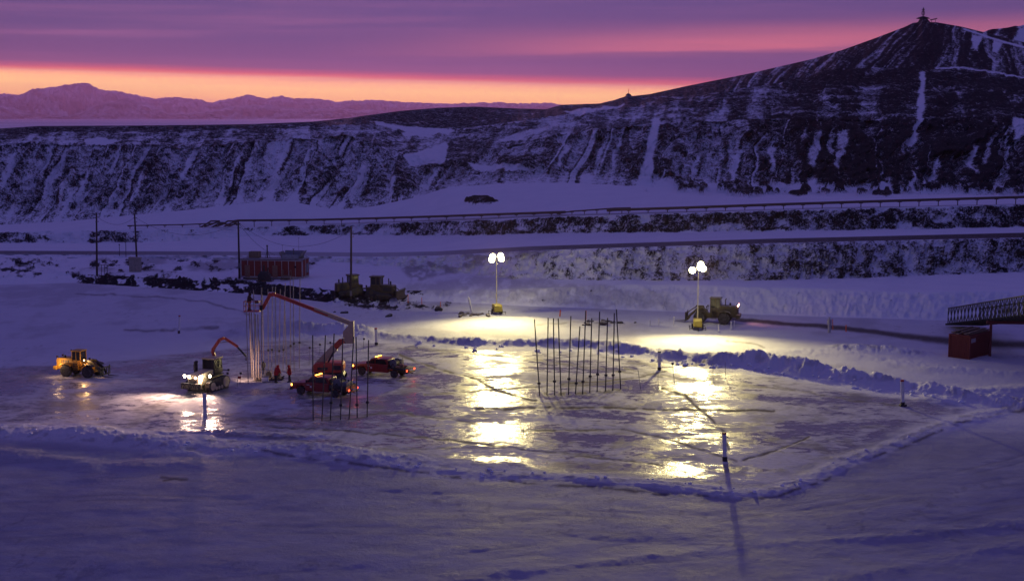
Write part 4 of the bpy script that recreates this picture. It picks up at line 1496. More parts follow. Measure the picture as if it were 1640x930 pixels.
def hose_reel(truck, loc, label, r, w, z=0):
    e = on_truck(truck, loc, 'hose_reel', label, 'hose reel')
    m = MB(); m.lathe((0, 0, r), [(r * .3, -w / 2), (r * .85, -w / 2), (r * .85, w / 2), (r * .3, w / 2)], 'Y', 20)
    m.build('hose', DARK, e)
    for s in (-1, 1):
        d = MB(); d.lathe((0, s * w / 2, r), [(r * .2, -.02), (r, -.02), (r, .02), (r * .2, .02)], 'Y', 22); d.build('reel_side', GREY, e)
    st = MB()
    for s in (-1, 1):
        st.beam((-r * .6, s * (w / 2 + .06), 0), (0, s * (w / 2 + .06), r), .05, .05); st.beam((r * .6, s * (w / 2 + .06), 0), (0, s * (w / 2 + .06), r), .05, .05)
    st.build('stand', DARK, e)
    return e


hose_reel(PT1, (-2.1, 0, .93), 'dark hose reel in the bed of the pickup by the boom lift', .48, 1.1)
hose_reel(PT2, (-1.85, .2, 1.05), 'dark hose reel behind the cab on the flatbed pickup', .46, .9)
e = on_truck(PT2, (-1.9, -.65, 1.05), 'welding_machine', 'dark boxy machine beside the reel on the flatbed pickup', 'machine')
m = MB(); m.prism([(-.4, 0), (.4, 0), (.4, .6), (.25, .75), (-.4, .75)], -.27, .27, .03); m.build('housing', GREY, e)
m = MB(); m.tube([(-.3, -.2, .75), (-.3, -.2, .9), (.3, -.2, .9), (.3, -.2, .72)], .02); m.build('handle', DARK, e)
e = on_truck(PT2, (-2.75, .3, 1.05), 'supply_sack', 'tan sacks heaped in the middle of the flatbed', 'sack')
m = MB()
for a, bb, cc in ((0, 0, .15), (.25, .35, .13), (-.2, -.35, .14), (.02, .1, .34)):
    m.ball((a, bb, cc), .24, 2, (1.25, .9, .6))
m.build('sack', paint('tan_cloth', (.45, .24, .12), .9), e)
e = on_truck(PT1, (-2.9, -.1, .93), 'fuel_tank', 'pale steel tank at the back of the pickup bed by the boom lift', 'tank')
m = MB(); m.box((0, 0, .32), (.6, 1.3, .62), bevel=.06); m.build('tank_body', GREY, e)
m = MB(); m.cyl((0, -.3, .62), (0, -.3, .75), .09); m.tube([(.1, .3, .6), (.1, .3, .95), (-.3, .5, .9)], .03); m.build('pump_hose', DARK, e)

# ------------------------------------------------------------------ boom lift with basket
BX, BY = 528, 609
bp0 = tp(BX, BY)
sc_ = F / math.hypot(bp0.y, CAMZ) * 1.0


def L(px, py, dy=0.0):
    """local metres in the plane of the boom"""
    return Vector(((px - BX) / sc_, dy, (BY - py) / (sc_ * .985)))


bl = empty('boom_lift', bp0, 0, 'red and cream boom lift reaching up left over the pipes, behind the nearer pickup', 'boom lift')
m = MB(); m.prism([(-1.5, .45), (1.5, .45), (1.7, .7), (1.5, 1.0), (-1.5, 1.0), (-1.7, .7)], -.9, .9, .05); m.build('chassis', DARK, bl)
for x in (-1.25, 1.25):
    for y in (-1.0, 1.0):
        wheel(bl, x, y, .5, .38, CREAM, 20)
m = MB(); m.prism([(-1.75, 1.05), (1.45, 1.05), (1.6, 1.25), (1.6, 1.95), (1.4, 2.1), (-1.3, 2.1), (-1.75, 1.7)], -1.0, 1.0, .06)
tu = m.build('turntable', ORR, bl)
m = MB(); m.box((.9, -1.01, 1.6), (.9, .02, .5)); m.box((-.6, -1.01, 1.5), (1.1, .02, .3)); m.build('access_panel', DARK, tu)
a0, a1 = L(510, 583), L(548, 545)
m = MB(); m.beam(a0, a0.lerp(a1, .72), .42, .78, .03); m.build('lower_boom', CREAM, bl)
m = MB(); m.beam(a0.lerp(a1, .70), a1, .36, .62, .03); m.beam(L(546, 546), L(556, 545), .3, .5, .03); m.build('lower_boom_head', ORR, bl)
m = MB(); m.prism([(p.x, p.z) for p in (L(551, 530), L(560, 520), L(561, 514), L(568, 514), L(568, 549), L(556, 549), L(551, 543))], -.36, .36, .03)
m.build('upright_link', CREAM, bl)
u0, u1 = L(564, 518), L(441, 471.5)
m = MB(); m.beam(u0, u0.lerp(u1, .48), .40, .46, .03); m.build('upper_boom', CREAM, bl)
m = MB(); m.beam(u0.lerp(u1, .46), u1, .30, .36, .02); m.beam(u0.lerp(u1, .3) + Vector((0, -.24, -.05)), u0.lerp(u1, .95) + Vector((0, -.24, -.05)), .05, .16)
m.build('telescopic_boom', ORR, bl)
m = MB(); m.cyl(L(554, 549, -.1), L(562, 520, -.1), .08); m.cyl(L(523, 585, -.3), L(536, 562, -.3), .10); m.build('hydraulic_cylinder', DARK, bl)
m = MB(); m.beam(u1 + Vector((.25, 0, .02)), L(434, 473), .28, .4, .02); m.beam(L(437, 470), L(423, 495), .22, .36, .03); m.build('jib', ORR, bl)
# basket
bk = L(407, 498)
bkt = bpy.data.objects.new('basket', None); COL.objects.link(bkt); bkt.parent = bl
m = MB(); m.box((bk.x, 0, bk.z), (1.65, 1.0, .10)); m.build('basket_floor', ORR, bkt)
m = MB()
for zz in (.55, 1.05):
    for y in (-.5, .5):
        m.beam((bk.x - .82, y, bk.z + zz), (bk.x + .82, y, bk.z + zz), .05, .05)
    for x in (-.82, .82):
        m.beam((bk.x + x, -.5, bk.z + zz), (bk.x + x, .5, bk.z + zz), .05, .05)
for x in (-.82, -.27, .27, .82):
    for y in (-.5, .5):
        m.beam((bk.x + x, y, bk.z), (bk.x + x, y, bk.z + 1.07), .045, .045)
m.build('basket_rail', ORR, bkt)
m = MB(); m.box((bk.x + .55, -.42, bk.z + 1.0), (.4, .2, .26), bevel=.03); m.box((bk.x + .98, 0, bk.z + .35), (.3, .6, .5), bevel=.03); m.build('control_box', DARK, bkt)


# ------------------------------------------------------------------ people
def person(loc, yaw, label, coat, pose, sc=1.0, trousers=TROU):
    root = empty('person', loc, yaw, label, 'person', scale=sc)
    lean = pose.get('lean', 0.0)
    step = pose.get('step', .06)

    def sk(name, V, E, mat, levels=2, root_i=0):
        me = bpy.data.meshes.new(name)
        me.from_pydata([v[:3] for v in V], E, [])
        me.materials.append(mat)
        o = bpy.data.objects.new(name, me)
        COL.objects.link(o)
        o.parent = root
        o.modifiers.new('skin', 'SKIN')
        for i, v in enumerate(V):
            r = v[3]
            me.skin_vertices[0].data[i].radius = (r, r) if not isinstance(r, tuple) else r
        me.skin_vertices[0].data[root_i].use_root = True
        s = o.modifiers.new('sub', 'SUBSURF'); s.levels = levels; s.render_levels = levels
        return o
    hx = lean
    # one continuous body: feet, legs, trunk, neck, head, arms (x is forward)
    V = [(0, 0, .92, .15), (hx * .5, 0, 1.18, .16), (hx, 0, 1.42, .16), (hx * 1.1 + .02, 0, 1.53, .07), (hx * 1.2 + .03, 0, 1.66, .10), (hx * 1.2 + .03, 0, 1.74, .08)]
    E = [(0, 1), (1, 2), (2, 3), (3, 4), (4, 5)]
    for s in (-1, 1):
        k = len(V)
        f = step * s
        V += [(0, s * .10, .84, .11), (f * .6 + .03, s * .12, .48, .10), (f, s * .12, .09, .075), (f + .17, s * .12, .05, .05)]
        E += [(0, k), (k, k + 1), (k + 1, k + 2), (k + 2, k + 3)]
    body = sk('body', V, E, trousers)
    # parka with sleeves
    ha = pose.get('hands', [(.35, -.22, 1.05), (.35, .22, 1.05)])
    V = [(0, 0, .70, (.27, .24)), (hx * .3, 0, .95, (.28, .24)), (hx * .6, 0, 1.2, (.28, .24)), (hx, 0, 1.42, (.25, .21)), (hx * 1.1 + .01, 0, 1.54, .10)]
    E = [(0, 1), (1, 2), (2, 3), (3, 4)]
    for s, h in zip((-1, 1), ha):
        k = len(V)
        sh = Vector((hx, s * .20, 1.44)); hv = Vector(h)
        mid = (sh + hv) / 2 + Vector((-.10, s * .07, -.05))
        V += [(*sh, .13), (*mid, .11), (*hv, .075)]
        E += [(3, k), (k, k + 1), (k + 1, k + 2)]
    sk('parka', V, E, coat)
    # hood round the face, face inside it
    hc = Vector((hx * 1.2 + .02, 0, 1.66))
    m = MB(); m.lathe(hc, [(.02, -.155), (.10, -.13), (.15, -.05), (.155, .05), (.125, .115), (.085, .12), (.085, .07)], 'X', 20); m.build('hood', coat, root)
    m = MB(); m.lathe(hc, [(.09, .105), (.135, .105), (.14, .135), (.11, .15), (.085, .135)], 'X', 20); m.build('fur_trim', FUR, root)
    m = MB(); m.ball(hc + Vector((.03, 0, 0)), .098, 3, (.95, .82, 1.12)); m.ball(hc + Vector((.125, 0, -.005)), .018, 2, (1.1, .8, 1.4)); m.ball(hc + Vector((.10, 0, -.075)), .03, 2, (.8, 1, .6)); m.build('face', SKIN, root)
    m = MB(); m.ball(hc + Vector((.112, -.034, .022)), .013, 2); m.ball(hc + Vector((.112, .034, .022)), .013, 2); m.build('eyes', DARK, root)
    for s, h in zip((-1, 1), ha):
        hv = Vector(h); sh = Vector((hx, s * .20, 1.44)); mid = (sh + hv) / 2 + Vector((-.10, s * .07, -.05))
        d = (hv - mid).normalized(); side = Vector((0, 0, 1)).cross(d).normalized(); dn = side.cross(d) * -1
        g = MB()
        g.ball(hv + d * .05, .045, 2, (1, 1, 1))
        for j, ln in enumerate((.055, .065, .06, .045)):
            b0 = hv + d * .08 + side * (.024 * (j - 1.5)); b1 = b0 + d * ln * .6 + dn * .01; b2 = b1 + d * ln * .4 - Vector((0, 0, .025))
            g.cyl(b0, b1, .013, .012, 8); g.cyl(b1, b2, .012, .010, 8); g.ball(b2, .010, 1)
        t0 = hv + d * .03 - side * s * .035; t1 = t0 + d * .035 - side * s * .03
        g.cyl(t0, t1, .015, .013, 8); g.ball(t1, .013, 1)
        g.build('glove', DARK, root)
    for s in (-1, 1):
        f = step * s
        b = MB(); b.prism([(f - .10, 0), (f + .22, 0), (f + .24, .05), (f + .10, .12), (f + .07, .24), (f - .09, .24)], s * .115 - .06, s * .115 + .06, .02); b.build('boot', DARK, root)
    return root


person(tp(442, 613), R(60), 'person in a red parka bending over the gear by the lit pipes', PARKA, {'lean': .26, 'hands': [(.52, -.2, .95), (.55, .16, .98)]}, 1.03)
person(tp(464, 611), R(190), 'person in a red parka standing upright, right of the bending one', PARKA, {'lean': .04, 'hands': [(.22, -.2, 1.0), (.26, .2, 1.04)]}, 1.03)
bw = bp0 + Vector((bk.x - .35, 0, bk.z + .05))
person(bw, R(20), 'person in dark clothes standing in the raised basket of the boom lift', paint('dark_coat_cloth', (.05, .022, .02), .9, dirt=.1), {'lean': .08, 'hands': [(.42, -.2, 1.1), (.42, .18, 1.12)]}, 1.05)

# ------------------------------------------------------------------ tracked tractor with red crane
tt0 = tp(333, 622)
TY = R(248)
tr = empty('tracked_tractor', tt0, TY, 'tracked tractor with lit headlamps and a raised red crane, left of the lit pipes', 'tractor')
for sy in (-1, 1):
    t = MB()
    t.prism([(-1.7, .25), (-1.45, .02), (1.3, .0), (1.75, .2), (1.95, .6), (1.75, 1.0), (1.3, 1.15), (-1.2, 1.35), (-1.75, 1.1), (-1.95, .6)], sy * 1.2 - .3, sy * 1.2 + .3, .04)
    for k in range(20):
        t.box((-1.5 + k * .16, sy * 1.2, .01), (.06, .6, .06))
    to = t.build('track', TYRE, tr)
    w = MB()
    w.lathe((-1.15, sy * 1.2 + sy * .31, .68), [(.1, -.03), (.55, -.03), (.55, .03), (.1, .03)], 'Y', 22)
    w.lathe((1.25, sy * 1.2 + sy * .31, .58), [(.1, -.03), (.42, -.03), (.42, .03), (.1, .03)], 'Y', 22)
    for k in range(3):
        w.lathe((-.35 + .5 * k, sy * 1.2 + sy * .31, .3), [(.05, -.03), (.2, -.03), (.2, .03), (.05, .03)], 'Y', 16)
    w.build('track_wheel', paint('tractor_yellow', (.60, .50, .30), .5), to)
m = MB(); m.prism([(-1.9, .8), (2.3, .7), (2.6, .95), (2.65, 1.55), (2.45, 1.85), (.5, 2.05), (-.2, 2.05), (-.3, 1.4), (-1.9, 1.4)], -.62, .62, .06)
m.build('engine_hood', paint('tractor_yellow', (.60, .50, .30), .5), tr)
m = MB()
for k in range(6):
    m.box((2.655, 0, .98 + k * .1), (.03, .85, .04))
m.build('radiator_grille', DARK, tr)
m = MB()
for k in range(9):
    m.box((2.92, -1.04 + .26 * k, .78), (.34, .23, .62), bevel=.03)
m.build('front_weight', DARK, tr)
m = MB(); m.box((2.78, 0, .55), (.3, 2.3, .12)); m.box((-.1, 0, 1.5), (2.4, 2.35, .09), bevel=.03); m.build('frame', DARK, tr)
m = MB(); m.box((-.95, 0, 1.8), (1.5, 1.5, .55), bevel=.05)
for x, y in ((-1.6, -.7), (-1.6, .7), (-.25, -.7), (-.25, .7)):
    m.beam((x, y, 2.0), (x * .97, y * .95, 3.05), .09, .09)
cb = m.build('cab', DARK, tr)
m = MB(); m.box((-.92, 0, 3.13), (1.65, 1.6, .17), bevel=.07); m.build('cab_roof', CREAM, cb)
for nm, c_, s_ in (('windscreen', (-.25, 0, 2.55), (.02, 1.25, .95)), ('rear_window', (-1.58, 0, 2.55), (.02, 1.25, .95)), ('window', (-.92, -.69, 2.55), (1.2, .02, .95)), ('window', (-.92, .69, 2.55), (1.2, .02, .95))):
    w = MB(); w.box(c_, s_); w.build(nm, GL, cb)
m = MB(); m.cyl((1.1, -.78, 1.5), (1.1, -.78, 3.0), .085); m.cyl((1.1, -.78, 2.1), (1.1, -.78, 2.7), .13); m.build('exhaust_stack', DARK, tr)
m = MB(); m.cyl((.55, -.95, 1.5), (.55, -.95, 2.8), .13); m.lathe((.55, -.95, 2.8), [(.13, 0), (.18, .03), (.18, .15), (.08, .2)], 'Z', 16); m.build('air_intake', DARK, tr)
hl = [(2.62, -.98, 1.72), (2.66, -.40, 1.70), (2.66, .36, 1.62), (1.2, 1.12, 1.62)]
for k, c_ in enumerate(hl):
    c_ = Vector(c_)
    h = MB(); h.cyl(c_ - Vector((.14, 0, 0)), c_, .10, .14, 18); h.beam(c_ + Vector((-.1, 0, -.35)), c_ + Vector((-.1, 0, 0)), .05, .05)
    ho = h.build('headlight', DARK, tr)
    ln = MB(); ln.cyl(c_ + Vector((.003, 0, 0)), c_ + Vector((.025, 0, 0)), .13, n=18); ln.build('lens', HEADL if k != 2 else WORKL, ho)
    if k != 2:
        light('headlamp_light', 'SPOT', c_ + Vector((.06, 0, 0)), 4200, (1, .62, .44), tr, .13, c_ + Vector((10, (-4.5, -2.0, 0, .5)[k], -1.2)), R(110), .95)
light('hood_fill_light', 'POINT', (3.6, -.2, 2.5), 32, (1, .75, .55), tr, .15)  # added point light without a fixture, brightens the tractor's front
# crane
tc_ = F / math.hypot(tt0.y, CAMZ)
q_ = Matrix.Rotation(-TY, 3, 'Z')


def LT(px, py, back=1.8):
    """point in a vertical plane facing the camera, 'back' metres beyond the tractor root, in tractor space"""
    d = tt0.y + back
    w_ = at_d(px, py, d)
    return q_ @ (w_ - tt0)


P0, P1, P2, P3, P4, P5 = LT(343, 596), LT(343.5, 570), LT(340, 561), LT(352, 543.5), LT(359.5, 541), LT(381, 555)
P6 = LT(394, 570)
m = MB(); m.cyl(P0 + Vector((0, 0, -.7)), P1, .20, .17, 16); m.beam(P0 + Vector((0, 0, -.2)), P0.lerp(P1, .7), .42, .42, .03); m.build('crane_column', ORR, tr)
m = MB(); m.beam(P1, P2, .3, .3, .03); m.beam(P2, P3, .26, .32, .03); m.beam(P3, P4, .26, .3, .03); m.build('crane_boom', ORR, tr)
m = MB(); m.beam(P4, P5, .22, .26, .02); m.build('crane_arm', ORR, tr)
m = MB(); m.beam(P4.lerp(P5, .85), P6, .15, .17, .01); m.cyl(P6, P6 + Vector((0, 0, -.35)), .05); m.ball(P6 + Vector((0, 0, -.4)), .09, 1); m.build('crane_extension', DARK, tr)
m = MB(); m.cyl(P1.lerp(P2, .4), P2.lerp(P3, .6), .06); m.cyl(P2.lerp(P3, .8) + Vector((0, 0, -.1)), P4.lerp(P5, .4), .055); m.build('hydraulic_cylinder', GALV, tr)
# work lamp that lights the pipes behind the tractor
wl = LT(366, 592, 2.5)
h = MB(); h.beam(LT(346, 592, 1.8), wl, .06, .06); h.cyl(wl - Vector((0, 0, .1)), wl + Vector((0, 0, .1)), .12)
h.build('work_lamp', DARK, tr)
light('work_lamp_light', 'SPOT', wl + q_ @ Vector((.25, 0, 0)), 1150, (1, .60, .42), tr, .1, q_ @ (at(404, 606) - tt0) + Vector((0, 0, 1.4)), R(105), .8)
# ------------------------------------------------------------------ poles frozen into the ice
ORD = ['first', 'second', 'third', 'fourth', 'fifth', 'sixth', 'seventh', 'eighth', 'ninth', 'tenth', 'eleventh', 'twelfth', 'thirteenth', 'fourteenth', 'fifteenth', 'sixteenth', 'seventeenth']


def pole(top, base, r, mat, label, group, joint=None, name='steel_pole'):
    b = tp(*base)
    d = b.y
    t = at_d(top[0], top[1], d)
    root = empty(name, b, 0, label, 'pole', group)
    v = t - b
    m = MB(); m.cyl((0, 0, -.15), v, r, r, 10); m.build('shaft', mat, root)
    if joint is not None:
        m = MB(); c = v * joint
        m.lathe(c, [(r * 1.2, -.12), (r * 2.6, -.10), (r * 2.8, 0), (r * 2.6, .10), (r * 1.2, .12)], 'Z', 12); m.build('coupling', DARK, root)
    return root


Z4 = lambda x, y: (380 + x / 3.873, 450 + y / 3.873)
Z5 = lambda x, y: (680 + x / 3.32, 380 + y / 3.32)
PALE = paint('pale_frosted_pipe', (.30, .26, .25), .55, metal=.0, dirt=.3)
STEEL = paint('dark_steel_pole', (.045, .042, .046), .6, metal=.0, dirt=.4)
left = [((55, 115), (68, 640), .045), ((75, 195), (94, 598), .07), ((87, 195), (106, 618), .06), ((100, 55), (118, 626), .05), ((112, 205), (122, 612), .055), ((128, 205), (135, 612), .06),
        ((150, 40), (150, 612), .055), ((155, 85), (166, 560), .05)]
for k, (t, b, r) in enumerate(left):
    pole(Z4(*t), Z4(*b), r, PALE, f'pale brightly lit pipe under the basket, {ORD[k]} from the left in the cluster', 'pale lit pipes right of the tractor', None, 'steel_pipe')
mid = [((190, 50), (193, 555), .25), ((218, 35), (214, 560), .26), ((236, 35), (237, 540), None), ((267, 50), (258, 556), .24), ((298, 12), (283, 556), .24), ((292, 65), (306, 556), None),
       ((328, -30), (332, 562), .27), ((347, -30), (353, 556), .29), ((389, -16), (385, 540), .29)]
for k, (t, b, j) in enumerate(mid):
    pole(Z4(*t), Z4(*b), .045, paint('frosted_steel_pole', (.24, .225, .235), .6, metal=.0, dirt=.3), f'tall grey pole behind the two people, {ORD[k]} from the left in its group',
         'tall grey poles behind the people', j)
near = [((468, 335), (471, 865), None), ((547, 335), (525, 865), None), ((601, 325), (577, 862), .20), ((655, 355), (640, 858), .18), ((722, 345), (693, 852), None), ((737, 345), (744, 845), .16), ((815, 365), (805, 840), .19)]
for k, (t, b, j) in enumerate(near):
    pole(Z4(*t), Z4(*b), .056, STEEL, f'thin dark pole before the nearer pickup, {ORD[k]} from left in row of seven', 'row of seven dark poles', j)
right = [((584, 435), (613, 840), .16), ((657, 428), (651, 838), None), ((685, 430), (692, 838), .18), ((711, 430), (726, 837), None), ((778, 418), (765, 835), .20), ((826, 473), (802, 833), .16),
         ((857, 390), (840, 830), .15), ((889, 430), (878, 825), .22), ((931, 395), (917, 820), .22), ((973, 428), (962, 818), .22), ((1009, 402), (1001, 812), .20), ((1020, 382), (1043, 805), .22)]
for k, (t, b, j) in enumerate(right):
    pole(Z5(*t), Z5(*b), .06, STEEL, f'thin dark pole between the light towers, {ORD[k]} from left in row of twelve', 'row of twelve dark poles', j)
# a steel bundle beside the lit pipes
for k, (a, b) in enumerate((((400, 540), (403, 604)), ((416, 545), (413, 606)))):
    pole(a, b, .03, RUST, ('short rusty pole standing left among the lit pipes', 'short rusty pole standing right among the lit pipes')[k], 'short rusty poles')


# ------------------------------------------------------------------ white marker pipes (bollards)
def bollard(top, base, r, label, cap=None, foot=True, mat=None, collar=None, name='marker_pipe'):
    b = tp(*base); t = at_d(top[0], top[1], b.y); v = t - b
    root = empty(name, b, 0, label, 'marker pipe', 'white marker pipes')
    m = MB(); m.cyl((0, 0, -.15), v * .94, r, r, 18); m.build('pipe', mat or WHITE, root)
    m = MB(); m.cyl(v * .94, v, r * 1.04, r * 1.04, 18); m.build('cap', cap or WHITE, root)
    if foot:
        m = MB(); m.cyl((0, 0, -.1), v * .16, r * 1.25, r * 1.2, 14)
        if foot == 2:
            for a in range(5):
                an = a * 1.26
                m.ball((math.cos(an) * r * 1.6, math.sin(an) * r * 1.6, .08), r * .8, 1)
        m.build('footing', DARK, root)
    if collar:
        m = MB()
        c = v * collar
        m.cyl(c - Vector((.32, 0, 0)), c + Vector((.32, 0, 0)), .035, n=8); m.build('cross_pin', DARK, root)
    return root


bollard((1160, 692), (1161, 738), .17, 'white marker pipe with a dull red cap at the near corner of the pier', REDP, 1, None, .84)
bollard((1445, 608), (1446, 650), .17, 'white marker pipe with bright red cap below the right snow berm', REDP, 2)
bollard((1056, 562), (1056, 592), .17, 'plain white marker pipe with dark cap just right of the pole row', DARK, 1, None, .45)
bollard((602, 525), (603, 553), .17, 'white marker pipe with red cap on the far snow bank right of the lift boom', REDP, 1)
bollard((287.5, 505), (286.5, 533), .13, 'thin white marker pipe with red tip out on the snow behind the tractor', REDP, 1)
bollard((327.5, 630), (328.5, 667), .17, 'white marker pipe in the glare right in front of the tractor', WHITE, 0, None, .48)
bollard((750.5, 476), (756, 499), .16, 'leaning white pipe left of the left light tower', WHITE, 0)
b_ = tp(1328, 533)
root = empty('standpipe', b_, 0, 'shiny steel standpipe with a flanged head beside the dark track', 'standpipe')
m = MB(); m.lathe((0, 0, 0), [(.20, -.1), (.20, 1.05), (.22, 1.06), (.24, 1.2)], 'Z', 20); m.build('pipe', GALV, root)
m = MB(); m.lathe((0, 0, 1.2), [(.36, 0), (.36, .14), (.27, .15), (.27, .45), (.34, .47), (.34, .56), (.24, .60)], 'Z', 20); m.build('flange', GALV, root)
m = MB(); m.cyl((0, 0, 1.8), (0, 0, 2.05), .10); m.cyl((-.18, 0, 2.06), (.18, 0, 2.06), .035); m.build('valve', GALV, root)

for k, (x, y0, y1, lab) in enumerate(((1041, 513, 524, 'short white post farthest left along the snow edge left of the loader'), (1055, 510, 523, 'short white post second from left along the snow edge'),
                                      (1079, 508, 521, 'short white post just left of the big loader forks'), (1151, 520, 532, 'short bright white post right of the right light tower'),
                                      (1171, 516, 529, 'short white post below the big loader rear end'), (1176, 514, 525, 'thin white post right behind the loader rear end'))):
    b = tp(x, y1); h = at_d(x, y0, b.y).z - b.z
    o = empty('short_post', b, 0, lab, 'post', 'short white posts by the big loader')
    m = MB(); m.cyl((0, 0, -.1), (0, 0, h), .09 if k != 5 else .06, n=12); m.build('post_shaft', WHITE, o)
    m = MB(); m.lathe((0, 0, h), [(.10, 0), (.10, .05), (.04, .09)], 'Z', 12); m.build('cap', WHITE, o)


def stake(top, base, r, mat, label, group, flag=None, name='marker_stake', fm=None):
    b = tp(*base); t = at_d(top[0], top[1], b.y); v = t - b
    o = empty(name, b, 0, label, 'stake', group)
    m = MB(); m.cyl((0, 0, -.1), v, r, r * .8, 8); m.build('stick', mat, o)
    if flag:
        m = MB()
        if flag == 'block':
            m.box(v + Vector((0, 0, .04)), (.24, .08, .22), bevel=.02)
        else:
            s = 1 if flag == 'r' else -1
            m.prism([(v.x, v.z), (v.x + s * .34, v.z - .04), (v.x + s * .32, v.z - .28), (v.x, v.z - .26)], v.y - .012, v.y + .012)
        m.build('flag', fm or DARK, o)
    return o


GST = 'black topped stakes on the ice'
for (tx, ty, bx, by, lab, fl, fm) in (
        (1077, 583, 1080.5, 614, 'thin black topped stake right of the plain white marker pipe', 'block', DARK),
        (1141.5, 581, 1142, 605, 'thin bare stake left of the pair in the lamp glare', None, DARK),
        (1161.5, 579, 1162, 604, 'thin bare stake right of the pair in the lamp glare', None, DARK),
        (1022, 592, 1026, 622, 'thin leaning bare stake right of the pole row', None, GREY),
        (1054, 594, 1054, 621, 'thin upright stake below the plain white marker pipe', None, GREY),
        (496, 557, 495, 584, 'black topped stake behind the lift, left of its lower boom', 'block', DARK),
        (512.5, 552, 512, 566, 'black topped stake just above the lift body', 'block', DARK),
        (529, 549, 529, 562, 'black topped stake left of the lift lower boom head', 'block', DARK),
        (583, 543, 581, 562, 'black topped stake left of the white pipe on the far bank', 'block', DARK),
        (590.5, 545, 590, 556, 'small thin stake beside the red capped pipe on the far bank', None, GREY),
        (364.5, 598, 366, 619, 'black topped stake immediately right of the tractor', 'block', DARK),
        (381, 602, 380, 618, 'stake with a red flag between the tractor and the lit pipes', 'r', REDP),
        (385.5, 598, 384, 616, 'black topped stake beside the red flag', 'block', DARK),
        (422, 591, 423, 606, 'black topped stake left of the equipment sled', 'block', DARK)):
    stake((tx, ty), (bx, by), .025, GREY, lab, GST, fl, fm=fm)
GO = 'orange markers'
for (tx, ty, bx, by, r, lab) in (
        (897.5, 496, 896.5, 505.5, .11, 'short orange tube in the snow right of the left light tower'),
        (938.5, 497, 938, 511, .10, 'orange tube above the middle of the pole row'),
        (1333.5, 511, 1334, 527, .05, 'slim orange rod beside the shiny steel standpipe'),
        (1355, 520, 1355, 530, .08, 'short orange post right of the steel standpipe'),
        (609, 472, 609, 481, .05, 'orange stake below the tracks of the right bulldozer'),
        (653.5, 471, 653.5, 485.5, .06, 'orange stake by the blade of the right bulldozer'),
        (675.5, 476, 675.5, 488, .05, 'orange stake alone right of the bulldozers'),
        (705.5, 483, 705.5, 494, .05, 'thin dark orange stake left of the leaning white pipe')):
    stake((tx, ty), (bx, by), r, ORG, lab, GO, None, 'marker_tube')


# ------------------------------------------------------------------ utility poles and wires
def upole(top, base, label, r=.19, arm=None):
    b = tp(*base); t = at_d(top[0], top[1], b.y); v = t - b
    o = empty('utility_pole', b, 0, label, 'utility pole', 'wooden utility poles')
    m = MB(); m.cyl((0, 0, -.4), v, r, r * .68, 12); m.build('pole_shaft', POLEW, o)
    m = MB()
    for z in (.93, .86):
        c = v * z
        m.cyl(c + Vector((-.22, -.1, 0)), c + Vector((.34, -.1, 0)), .035); m.lathe(c + Vector((.34, -.1, 0)), [(.03, 0), (.08, .03), (.08, .1), (.03, .14)], 'Z', 10)
    m.build('insulator', GREY, o)
    if arm:
        m = MB(); c = v * arm
        m.box(c + Vector((.02, -.22, 0)), (.32, .25, .8), bevel=.03); m.build('junction_box', GREY, o)
    return b + v * .95, o


p1, _ = upole((154.5, 341), (155.5, 443), 'dark wooden utility pole farthest left, with no box at its foot')
p2, _ = upole((215.5, 343), (220, 433), 'leaning dark utility pole with a tan box at its foot')
p3, _ = upole((381.5, 352), (383.5, 444), 'dark utility pole at the left end of the red hut', arm=.22)
p4, _ = upole((562.5, 363), (562, 480), 'dark utility pole in front of the left bulldozer', arm=.08)


def wire(a, b, sag, label, n=14, r=.022):
    pts = [a.lerp(b, k / n) - Vector((0, 0, sag * 4 * (k / n) * (1 - k / n))) for k in range(n + 1)]
    m = MB()
    for q0, q1 in zip(pts[:-1], pts[1:]):
        m.cyl(q0, q1, r, r, 6)
    o = m.build('power_line', DARK)
    return tag(o, label, 'power line', 'power lines between the poles')


wire(p2, p3, 2.6, 'thin sagging wire from the leaning pole to the pole by the red hut')
wire(p3, p4, 3.2, 'thin sagging wire from the hut pole to the pole by the bulldozers')
wire(p1, p2, 1.4, 'thin wire between the two leftmost utility poles')
hr_ = at_d(440, 408, float(tp(440, 445).y))
wire(p3, hr_, .8, 'thin wire running down from the hut pole to the red hut roof')

b = tp(218, 434)
o = empty('cable_cabinet', b + Vector((0, -.4, 0)), R(6), 'tan plywood cabinet at the foot of the leaning utility pole', 'cabinet')
m = MB(); m.box((0, 0, 1.2), (1.95, 1.3, 2.3), bevel=.03); m.build('cabinet_body', TAN, o)
m = MB(); m.prism([(-1.1, 2.35), (1.1, 2.35), (1.05, 2.5), (-1.0, 2.62)], -.75, .75); m.build('lid', TAN, o)
m = MB(); m.box((.05, -.665, 1.2), (.02, .02, 2.1)); m.box((.2, -.67, 1.2), (.06, .04, .2)); m.build('door_seam', DARK, o)
for k, (x0, x1, y0, y1, lab) in enumerate(((163, 172, 424, 440, 'low dark frame of posts right of the leftmost utility pole'),)):
    b = tp(167.5, 440); o = empty('pipe_frame', b, 0, lab, 'frame')
    for x in (-.5, .05, .5):
        m = MB(); m.cyl((x, 0, -.1), (x, 0, 1.75), .05); m.build('leg', DARK, o)
    m = MB(); m.cyl((-.6, 0, 1.75), (.6, 0, 1.75), .05); m.build('top_rail', DARK, o)
for (tx, ty, bx, by, lab) in ((191, 392, 191, 410, 'thin dark post with a round top behind the tan cabinet'), (201, 373, 202, 410, 'tall thin post with a reddish band left of the leaning pole')):
    stake((tx, ty), (bx, by), .06, DARK, lab, 'posts by the tan cabinet', 'block' if tx == 191 else None, 'marker_post')

